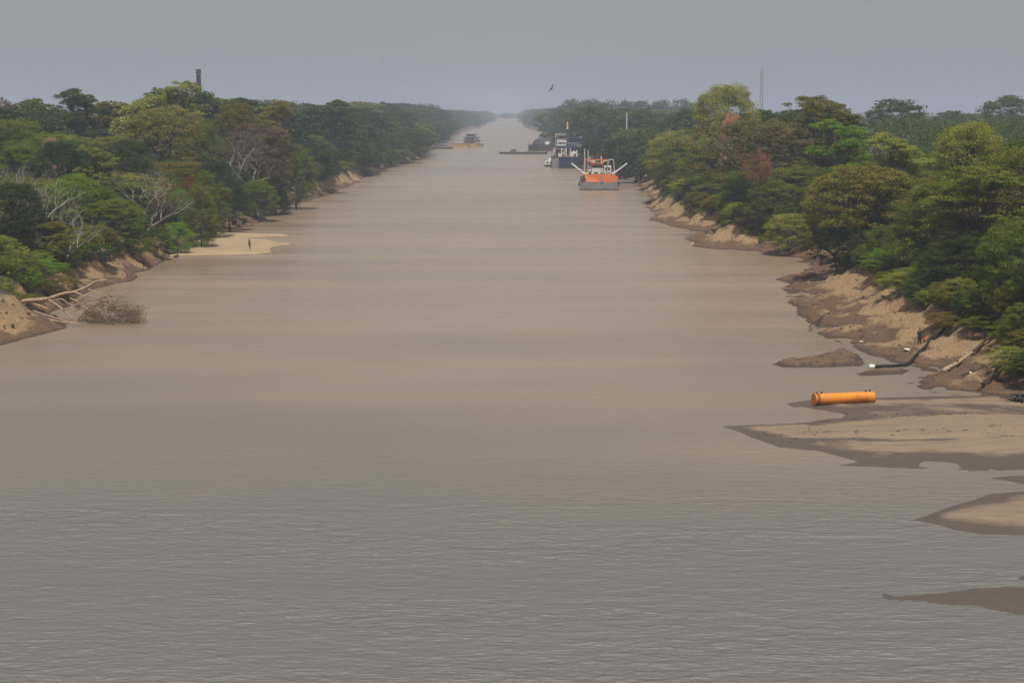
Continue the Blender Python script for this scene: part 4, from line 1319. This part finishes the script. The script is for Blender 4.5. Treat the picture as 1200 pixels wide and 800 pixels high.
x, y, zt = at(232.5, 81, 620)
t = empty('lattice_tower', (x, y, gz(x, y)))
tag(t, 'dark lattice tower with a boxy head rising behind the left canopy', 'tower')
hh = zt - t.location.z
lattice(t, TW, 0, hh - 1.5, 2.6, 1.1, 14, .13)
P1(t, 'head', TW, lambda m: (m.box((0, 0, hh - .9), (1.6, 1.6, 1.6)), m.box((0, 0, hh - 2.2), (1.3, 1.3, .2))))
P1(t, 'cladding', TW, lambda m: m.box((0, 0, hh - 6), (.7, .7, 8)))
x, y, zt = at(893, 82, 1150)
t = empty('lattice_mast', (x, y, gz(x, y)))
tag(t, 'thin pale lattice radio mast beside the round-crowned tree on the right', 'mast')
hh = zt - t.location.z
lattice(t, TP, 0, hh, 2.2, 1.4, 26, .085)
P1(t, 'antenna', TP, lambda m: m.tube([(0, 0, hh), (0, 0, hh + 2)], .1, 5))
x, y, zt = at(734.5, 132, 700)
t = empty('white_pole', (x, y, gz(x, y)))
tag(t, 'plain white pole rising from the trees behind the orange dredger', 'pole')
hh = zt - t.location.z
P1(t, 'shaft', WHITE, lambda m: m.tube([(0, 0, 0), (0, 0, hh)], [.26, .2], 8))
P1(t, 'cap', STEEL, lambda m: m.tube([(0, 0, hh), (0, 0, hh + .25)], [.3, .12], 8))
x, y, zt = at(679, 117.5, 1500)
t = empty('water_tower', (x, y, gz(x, y)))
tag(t, 'faint hazy water tower above the far right wood', 'water tower')
hh = zt - t.location.z
P1(t, 'tank', STEEL, lambda m: m.tube([(0, 0, hh - 4.6), (0, 0, hh - 3.6), (0, 0, hh - 1.2), (0, 0, hh)], [1.2, 2.4, 2.4, .6], 12))
P1(t, 'stem', STEEL, lambda m: m.tube([(0, 0, 0), (0, 0, hh - 4.5)], .7, 10))
for px, top, Y, lab in ((422, 112, 1250, 'faint power pylon above the hazy left wood, nearer of two'), (473, 114, 1650, 'faint power pylon above the hazy left wood, farther of two')):
    x, y, zt = at(px, top, Y)
    t = empty('power_pylon', (x, y, gz(x, y)))
    tag(t, lab, 'pylon', 'power pylons')
    hh = zt - t.location.z
    lattice(t, STEEL, 0, hh, 4.0, .6, 12, .09)
    P1(t, 'crossarm', STEEL, lambda m: [m.box((0, 0, hh - q), (6 - q * .4, .25, .2)) for q in (1.0, 3.4)])
x, y, zt = at(788, 121, 900)
t = empty('utility_pole', (x, y, gz(x, y)))
tag(t, 'thin utility pole on the right skyline left of the round-crowned tree', 'pole')
hh = zt - t.location.z
P1(t, 'shaft', GREYBARK, lambda m: m.tube([(0, 0, 0), (0, 0, hh)], [.25, .18], 7))
P1(t, 'crossarm', GREYBARK, lambda m: m.box((0, 0, hh - .7), (2.4, .2, .2)))

# ------------------------------------------------------------------ bodies grown from joints
def skinned(name, J, E, mat, parent=None, sub=1):
    """J: {joint: (x,y,z,r)}; one continuous surface"""
    ks = list(J)
    me = bpy.data.meshes.new(name)
    me.from_pydata([J[k][:3] for k in ks], [(ks.index(a), ks.index(b)) for a, b in E], [])
    tmp = bpy.data.objects.new(name, me)
    COL.objects.link(tmp)
    sk = tmp.modifiers.new('skin', 'SKIN')
    for k, v in zip(ks, me.skin_vertices[0].data):
        r = J[k][3]
        v.radius = r if hasattr(r, '__len__') else (r, r)
    me.skin_vertices[0].data[0].use_root = True
    ss = tmp.modifiers.new('sub', 'SUBSURF')
    ss.levels = ss.render_levels = sub
    dg = bpy.context.evaluated_depsgraph_get()
    nm = bpy.data.meshes.new_from_object(tmp.evaluated_get(dg))
    bpy.data.objects.remove(tmp)
    nm.materials.clear()
    nm.materials.append(mat)
    for p in nm.polygons: p.use_smooth = True
    return link(name, nm, parent)


def flat(name, c, rough=.85): return paint(name, c, rough, [x * .6 for x in c], .3, 4.0)


def person(loc, rz, shirt, trousers, skin, label, lean=0.0, arm=0.0):
    p = empty('person', loc, rz)
    tag(p, label, 'person')
    L = lambda z: lean * z
    J = {'pelvis': (0, L(.95), .95, (.15, .11)), 'waist': (0, L(1.1), 1.12, (.14, .10)), 'chest': (0, L(1.33), 1.33, (.17, .115)), 'neck': (0, L(1.48), 1.48, .06),
         'chin': (0, L(1.55) - .02, 1.56, .075), 'skull': (0, L(1.66), 1.67, .095), 'crown': (0, L(1.74), 1.735, .06)}
    E = [('pelvis', 'waist'), ('waist', 'chest'), ('chest', 'neck'), ('neck', 'chin'), ('chin', 'skull'), ('skull', 'crown')]
    for s, t in ((-1, 'a'), (1, 'b')):
        J.update({'hip' + t: (s * .1, L(.88), .88, .1), 'knee' + t: (s * .12, L(.5) - .03, .5, .065), 'ankle' + t: (s * .13, 0, .09, .045), 'toe' + t: (s * .15, -.17, .035, .035),
                  'sh' + t: (s * .2, L(1.42), 1.42, .065), 'el' + t: (s * .29, L(1.15) + .03, 1.14, .045), 'wr' + t: (s * .26, L(.9) - .1 - arm, .92 + arm * .6, .032), 'hand' + t: (s * .25, L(.85) - .14 - arm, .83 + arm * .7, .036),
                  'f1' + t: (s * .25, L(.8) - .16 - arm, .755 + arm * .7, .012), 'f2' + t: (s * .27, L(.8) - .14 - arm, .75 + arm * .7, .012), 'th' + t: (s * .21, L(.8) - .17 - arm, .79 + arm * .7, .012)})
        E += [('pelvis', 'hip' + t), ('hip' + t, 'knee' + t), ('knee' + t, 'ankle' + t), ('ankle' + t, 'toe' + t), ('chest', 'sh' + t), ('sh' + t, 'el' + t), ('el' + t, 'wr' + t), ('wr' + t, 'hand' + t),
              ('hand' + t, 'f1' + t), ('hand' + t, 'f2' + t), ('hand' + t, 'th' + t)]
    skinned('body', J, E, skin, p, 2)
    g = lambda k, d=.018: (*J[k][:3], tuple(x + d for x in J[k][3]) if hasattr(J[k][3], '__len__') else J[k][3] + d)
    TS = {'waist': g('waist'), 'pelvis': g('pelvis', .014), 'chest': g('chest')}
    TE = [('waist', 'pelvis'), ('waist', 'chest')]
    TJ = {'pelvis': g('pelvis', .022)}
    PE = []
    for t in 'ab':
        TS.update({'sh' + t: g('sh' + t), 'm' + t: tuple((np.array(J['sh' + t][:3]) * .3 + np.array(J['el' + t][:3]) * .7)) + (.068,)})
        TE += [('chest', 'sh' + t), ('sh' + t, 'm' + t)]
        TJ.update({'hip' + t: g('hip' + t), 'knee' + t: g('knee' + t, .02), 'cuff' + t: (J['ankle' + t][0], J['ankle' + t][1] - .005, .2, .068)})
        PE += [('pelvis', 'hip' + t), ('hip' + t, 'knee' + t), ('knee' + t, 'cuff' + t)]
    skinned('shirt', TS, TE, shirt, p, 2)
    skinned('trousers', TJ, PE, trousers, p, 2)
    h = MB()
    for k in range(3):
        pass
    hr = skinned('hair', {'a': (0, L(1.69) + .025, 1.7, .09), 'b': (0, L(1.76) + .01, 1.755, .06)}, [('a', 'b')], flat('hair', (.012, .01, .009)), p, 2)
    fc = MB()
    for s in (-1, 1):
        fc.box((s * .034, L(1.66) - .09, 1.665), (.022, .02, .012))
    fc.box((0, L(1.64) - .1, 1.635), (.02, .03, .035)); fc.box((0, L(1.6) - .088, 1.59), (.045, .02, .01))
    fc.build('face', flat('face_features', (.05, .03, .025)), p)
    return p


SKIN = flat('skin', (.13, .07, .045), .55)
x, y = gnd(1077, 416)
person((x, y, gz(x, y)), R(25), flat('dark_shirt', (.018, .016, .022)), flat('dark_trousers', (.022, .02, .026)), SKIN, 'person in dark clothes standing on the muddy right bank by the hose')
x, y = gnd(293, 295)
person((x, y, .5), R(70), flat('brown_shirt', (.10, .05, .035)), flat('brown_shorts', (.045, .03, .026)), SKIN, 'person in brown leaning forward on the flat left sandbar', .10, .12)


def bird(loc, rz, bank, pitch, s, mat, label, group=None):
    """soaring bird: one body with wings"""
    m = MB()
    secs = [(-.36, .02, .0), (-.25, .06, .0), (-.05, .085, .0), (.12, .075, .01), (.22, .045, .02), (.29, .04, .02), (.34, .012, .01)]
    m.tube([(0, y, z) for y, r, z in secs], [r for y, r, z in secs], 8)
    for sgn in (-1, 1):
        P = [(.05, .10, .02), (.38, .16, .09), (.72, .06, .16), (.9, -.08, .20), (.74, -.13, .16), (.4, -.10, .09), (.05, -.14, .02)]
        vs = [(sgn * a, b, c + .008) for a, b, c in P] + [(sgn * a, b, c - .012) for a, b, c in P]
        n = len(P)
        fs = [tuple(range(n)), tuple(range(2 * n - 1, n - 1, -1))] + [(i, i + n, (i + 1) % n + n, (i + 1) % n) for i in range(n)]
        m.add(vs, fs)
    vs = [(-.03, -.3, .01), (.03, -.3, .01), (.12, -.52, .0), (-.12, -.52, .0)]
    m.add(vs + [(a, b, c - .012) for a, b, c in vs], [(0, 1, 2, 3), (7, 6, 5, 4), (0, 4, 5, 1), (1, 5, 6, 2), (2, 6, 7, 3), (3, 7, 4, 0)])
    o = m.build('bird', mat, None)
    o.location = loc
    o.rotation_euler = (pitch, bank, rz)
    o.scale = (s, s, s)
    return tag(o, label, 'bird', group)


BLK = flat('black_feathers', (.012, .011, .011), .7)
bird(at(646.5, 104, 255), R(-60), R(-48), R(20), .85, BLK, 'black bird gliding high over the middle of the river', 'birds in flight')
bird(at(449, 73, 600), R(40), R(20), 0, .8, BLK, 'tiny distant bird in the grey sky, left of two', 'birds in flight')
bird(at(468, 75, 600), R(-30), R(-15), 0, .8, BLK, 'tiny distant bird in the grey sky, right of two', 'birds in flight')
EGW = flat('white_feathers', (.8, .79, .76), .8)
for px, py, lab in ((811, 289.5, 'white egret at the water edge of the right bank'), (376, 228.5, 'white egret at the water edge of the left bank')):
    x, y = gnd(px, py)
    z = max(-.05, min(.25, gz(x, y)))
    e = empty('egret', (x, y, z), R(60))
    tag(e, lab, 'bird', 'egrets')
    skinned('body', {'b': (0, 0, .52, (.12, .11)), 't': (0, .22, .44, .05), 'c': (0, -.14, .6, .08), 'n1': (0, -.2, .74, .04), 'n2': (0, -.15, .9, .032), 'h': (0, -.2, 1.0, .04), 'k': (0, -.32, .98, .012)},
            [('b', 't'), ('b', 'c'), ('c', 'n1'), ('n1', 'n2'), ('n2', 'h'), ('h', 'k')], EGW, e, 1)
    for s in (-.05, .05):
        P1(e, 'leg', DARK, lambda m: m.tube([(s, 0, -.02), (s, .03, .22), (s, 0, .45)], .014, 5))

# ------------------------------------------------------------------ hose, driftwood, litter on the right bank
pts = [(1024, 431.5), (1036, 430.5), (1050, 430), (1062, 429), (1072, 424), (1084, 418), (1092, 414), (1104, 409), (1116, 404), (1126, 400)]
hp = []
for p in pts:
    x, y = gnd(*p)
    hp.append((x, y))
hp = [(hp[k][0] + (hp[k + 1][0] - hp[k][0]) * q / 5, hp[k][1] + (hp[k + 1][1] - hp[k][1]) * q / 5) for k in range(len(hp) - 1) for q in range(5)]
hz = [max(.16, gz(x, y) + .16) for x, y in hp]
for _ in range(2): hz = [max(hz[k], .5 * hz[max(k - 1, 0)] + .5 * hz[min(k + 1, len(hz) - 1)]) for k in range(len(hz))]
hp = [(x, y, z) for (x, y), z in zip(hp, hz)]
o = empty('hose', hp[3])
tag(o, 'black discharge hose running from the water up the muddy right bank', 'hose')
rel = [Vector(p) - Vector(hp[3]) for p in hp]
P1(o, 'tube', flat('black_rubber', (.016, .015, .015), .6), lambda m: m.tube(rel, .15, 8), True)
P1(o, 'end_float', WHITE, lambda m: m.tube([rel[0] + Vector((-.45, 0, .02)), rel[0] + Vector((.05, 0, .02))], .21, 10))


def log(px0, py0, px1, py1, r0, r1, mat, label, lift=.08, group='driftwood logs'):
    a, b = gnd(px0, py0), gnd(px1, py1)
    m = MB()
    n = 5
    P = []
    for k in range(n + 1):
        t = k / n
        x, y = a[0] + (b[0] - a[0]) * t, a[1] + (b[1] - a[1]) * t
        P.append((x, y))
    z0 = max(.0, gz(*P[0])) + lift; z1 = max(.0, gz(*P[-1])) + lift
    base = Vector((P[0][0], P[0][1], z0))
    up = max(0.0, max(gz(*P[k]) + lift - (z0 + (z1 - z0) * k / n) for k in range(n + 1))) * .8
    Q = [Vector((x + rnd.gauss(0, .06), y + rnd.gauss(0, .06), up + z0 + (z1 - z0) * k / n + rnd.gauss(0, .03))) - base for k, (x, y) in enumerate(P)]
    m.tube(Q, [r0 + (r1 - r0) * k / n for k in range(n + 1)], 8)
    s = MB()
    for k in range(2):
        q = Q[2 + k]
        s.tube([q, q + Vector((rnd.gauss(0, .3), rnd.gauss(0, .3), rnd.uniform(.2, .5)))], [r1, r1 * .4], 5)
    e = empty('driftwood_log', base)
    tag(e, label, 'log', group)
    m.build('trunk', mat, e, True)
    s.build('stub', mat, e, True)


log(1105, 440, 1142, 427, .22, .12, DRIFT, 'pale driftwood log slanting up the mud near the hose')
log(1140, 428, 1175, 420, .16, .1, DARKWOOD, 'dark log lying above the pale driftwood log')
log(1150, 458, 1196, 446, .14, .08, DARKWOOD, 'dark branch on the mud lobe at the right edge')
log(1128, 452, 1150, 449, .1, .06, DARKWOOD, 'short dark stick in the middle of the mud lobe')
log(948, 388, 972, 372, .1, .06, DARKWOOD, 'thin dark stick on the sand left of the bright bush')
log(205, 302, 222, 290, .3, .2, DARKWOOD, 'dark log at the landward end of the flat left sandbar')
log(222, 287, 232, 282, .25, .15, DARKWOOD, 'short dark log at the root of the narrow left spit')
# heap of roots at the right edge
x, y = gnd(1192, 474)
e = empty('root_heap', (x, y, .3))
tag(e, 'dark heap of driftwood roots on the sand at the right edge', 'driftwood')
m = MB()
for k in range(46):
    a = rnd.uniform(0, 2 * PI)
    p = Vector((rnd.gauss(0.6, .25), rnd.gauss(.3, .25), rnd.uniform(-.1, .2)))
    q = p + Vector((math.cos(a) * rnd.uniform(.5, 2.2), math.sin(a) * rnd.uniform(.4, 1.8), rnd.uniform(-.2, .55)))
    m.tube([p, (p + q) / 2 + Vector((0, 0, rnd.uniform(0, .25))), q], [.11, .08, .03], 6)
m.build('roots', DARKWOOD, e, True)


def lump(name, px, py, sx, sy, sz, mat, label, cat, group=None, seed=0):
    x, y = gnd(px, py)
    z = max(.0, gz(x, y))
    bm = bmesh.new()
    bmesh.ops.create_icosphere(bm, subdivisions=3, radius=1)
    for v in bm.verts:
        c = v.co
        f = 1 + .35 * float(fbm(np.array([c.x * 1.3 + seed + c.z]), np.array([c.y * 1.3 - c.z * .7]), 40 + seed, 3)[0])
        v.co = Vector((c.x * sx * f, c.y * sy * f, max(-.3, c.z) * sz * f))
    me = bpy.data.meshes.new(name)
    bm.to_mesh(me); bm.free()
    me.materials.append(mat)
    for p in me.polygons: p.use_smooth = True
    o = link(name, me)
    o.location = (x, y, z + .02)
    return tag(o, label, cat, group)


lump('sack', 1085.5, 415, .34, .26, .36, flat('orange_cloth', (.34, .12, .035)), 'orange-brown sack on the mud beside the standing person', 'sack', seed=1)
lump('plastic_bag', 1063, 417.5, .36, .22, .16, flat('white_plastic', (.7, .66, .6), .4), 'crumpled white plastic bag on the mud left of the standing person', 'bag', seed=2)
lump('plastic_bag', 1009, 405, .2, .15, .1, flat('white_plastic_sheet', (.7, .68, .64), .4), 'small white plastic scrap on the mud near the lumpy mud bar', 'bag', seed=3)
lump('plastic_bottle', 1137, 452, .14, .12, .12, flat('white_scrap', (.7, .68, .64), .4), 'white bit of litter on the mud lobe by the dark stick', 'litter', seed=4)
ROCK = paint('river_rock', (.16, .13, .105), .9, (.07, .055, .045), .5, 2.0)
for k, (px, py, s, lab) in enumerate(((1025, 397, .38, 'pale rock at the foot of the sand scar on the right bank'), (986, 386, .3, 'small rock on the tan sand of the right bank'),
                                      (218, 286, .55, 'dark rock in the notch above the flat left sandbar'), (225, 283, .45, 'smaller dark rock beside the notch rock on the left bank'),
                                      (120, 335, .5, 'dark rock at the water edge behind the fallen tree'), (182, 310, .45, 'dark rock on the left shore before the flat sandbar'))):
    lump('rock', px, py, s, s * .8, s * .7, ROCK, lab, 'rock', 'river rocks', 10 + k)
# clods of slumped mud, too many and too small to count
pts = []
for side in ('l', 'r'):
    sgn = -1 if side == 'l' else 1
    for k in range(420):
        y = math.exp(rnd.uniform(math.log(140 if side == 'r' else 180), math.log(480)))
        bw = float(bw_l(y) if side == 'l' else bw_r(y))
        x = (XL(y) if side == 'l' else XR(y)) + sgn * rnd.uniform(.1, .85) * bw
        pts.append((x, y))
zs = terrain(np.array([p[0] for p in pts]), np.array([p[1] for p in pts]))
m = MB()
for (x, y), z in zip(pts, zs):
    if z < .05: continue
    s = rnd.uniform(.06, .2) * rnd.uniform(.6, 1.3)
    m.box((x, y, z + s * .1), (s * 1.6, s * 1.2, s), rnd.uniform(0, 3), rnd.gauss(0, .4), rnd.gauss(0, .4))
tag(m.build('mud_clods', MUD, None, False, .03), 'scattered clods of slumped mud and stones along both shores', 'clods', kind='stuff')

# bits of twig and bark left on the sandbars by the falling water
m = MB()
hz_o = bpy.data.objects['haze']
COL.objects.unlink(hz_o)
DG = bpy.context.evaluated_depsgraph_get()
for k in range(130):
    px, py = rnd.choice(((rnd.uniform(880, 1200), rnd.gauss(511, 2.5)), (rnd.uniform(960, 1200), rnd.gauss(489, 3))))
    x, y = gnd(px, py)
    a, q = rnd.gauss(0, .5), rnd.uniform(.06, .3)
    hit = C.ray_cast(DG, Vector((x, y, 5.0)), Vector((0, 0, -1)))
    if not hit[0] or not hit[4].name.startswith('sandbar'): continue
    zz = hit[1].z + .015
    m.tube([(x, y, zz), (x + q * math.cos(a), y + q * math.sin(a), zz + .04)], [.025, .012], 4, False)
COL.objects.link(hz_o)
tag(m.build('twig_litter', DARKWOOD), 'thin line of dark twigs and bark stranded on the right sandbars', 'litter', kind='stuff')
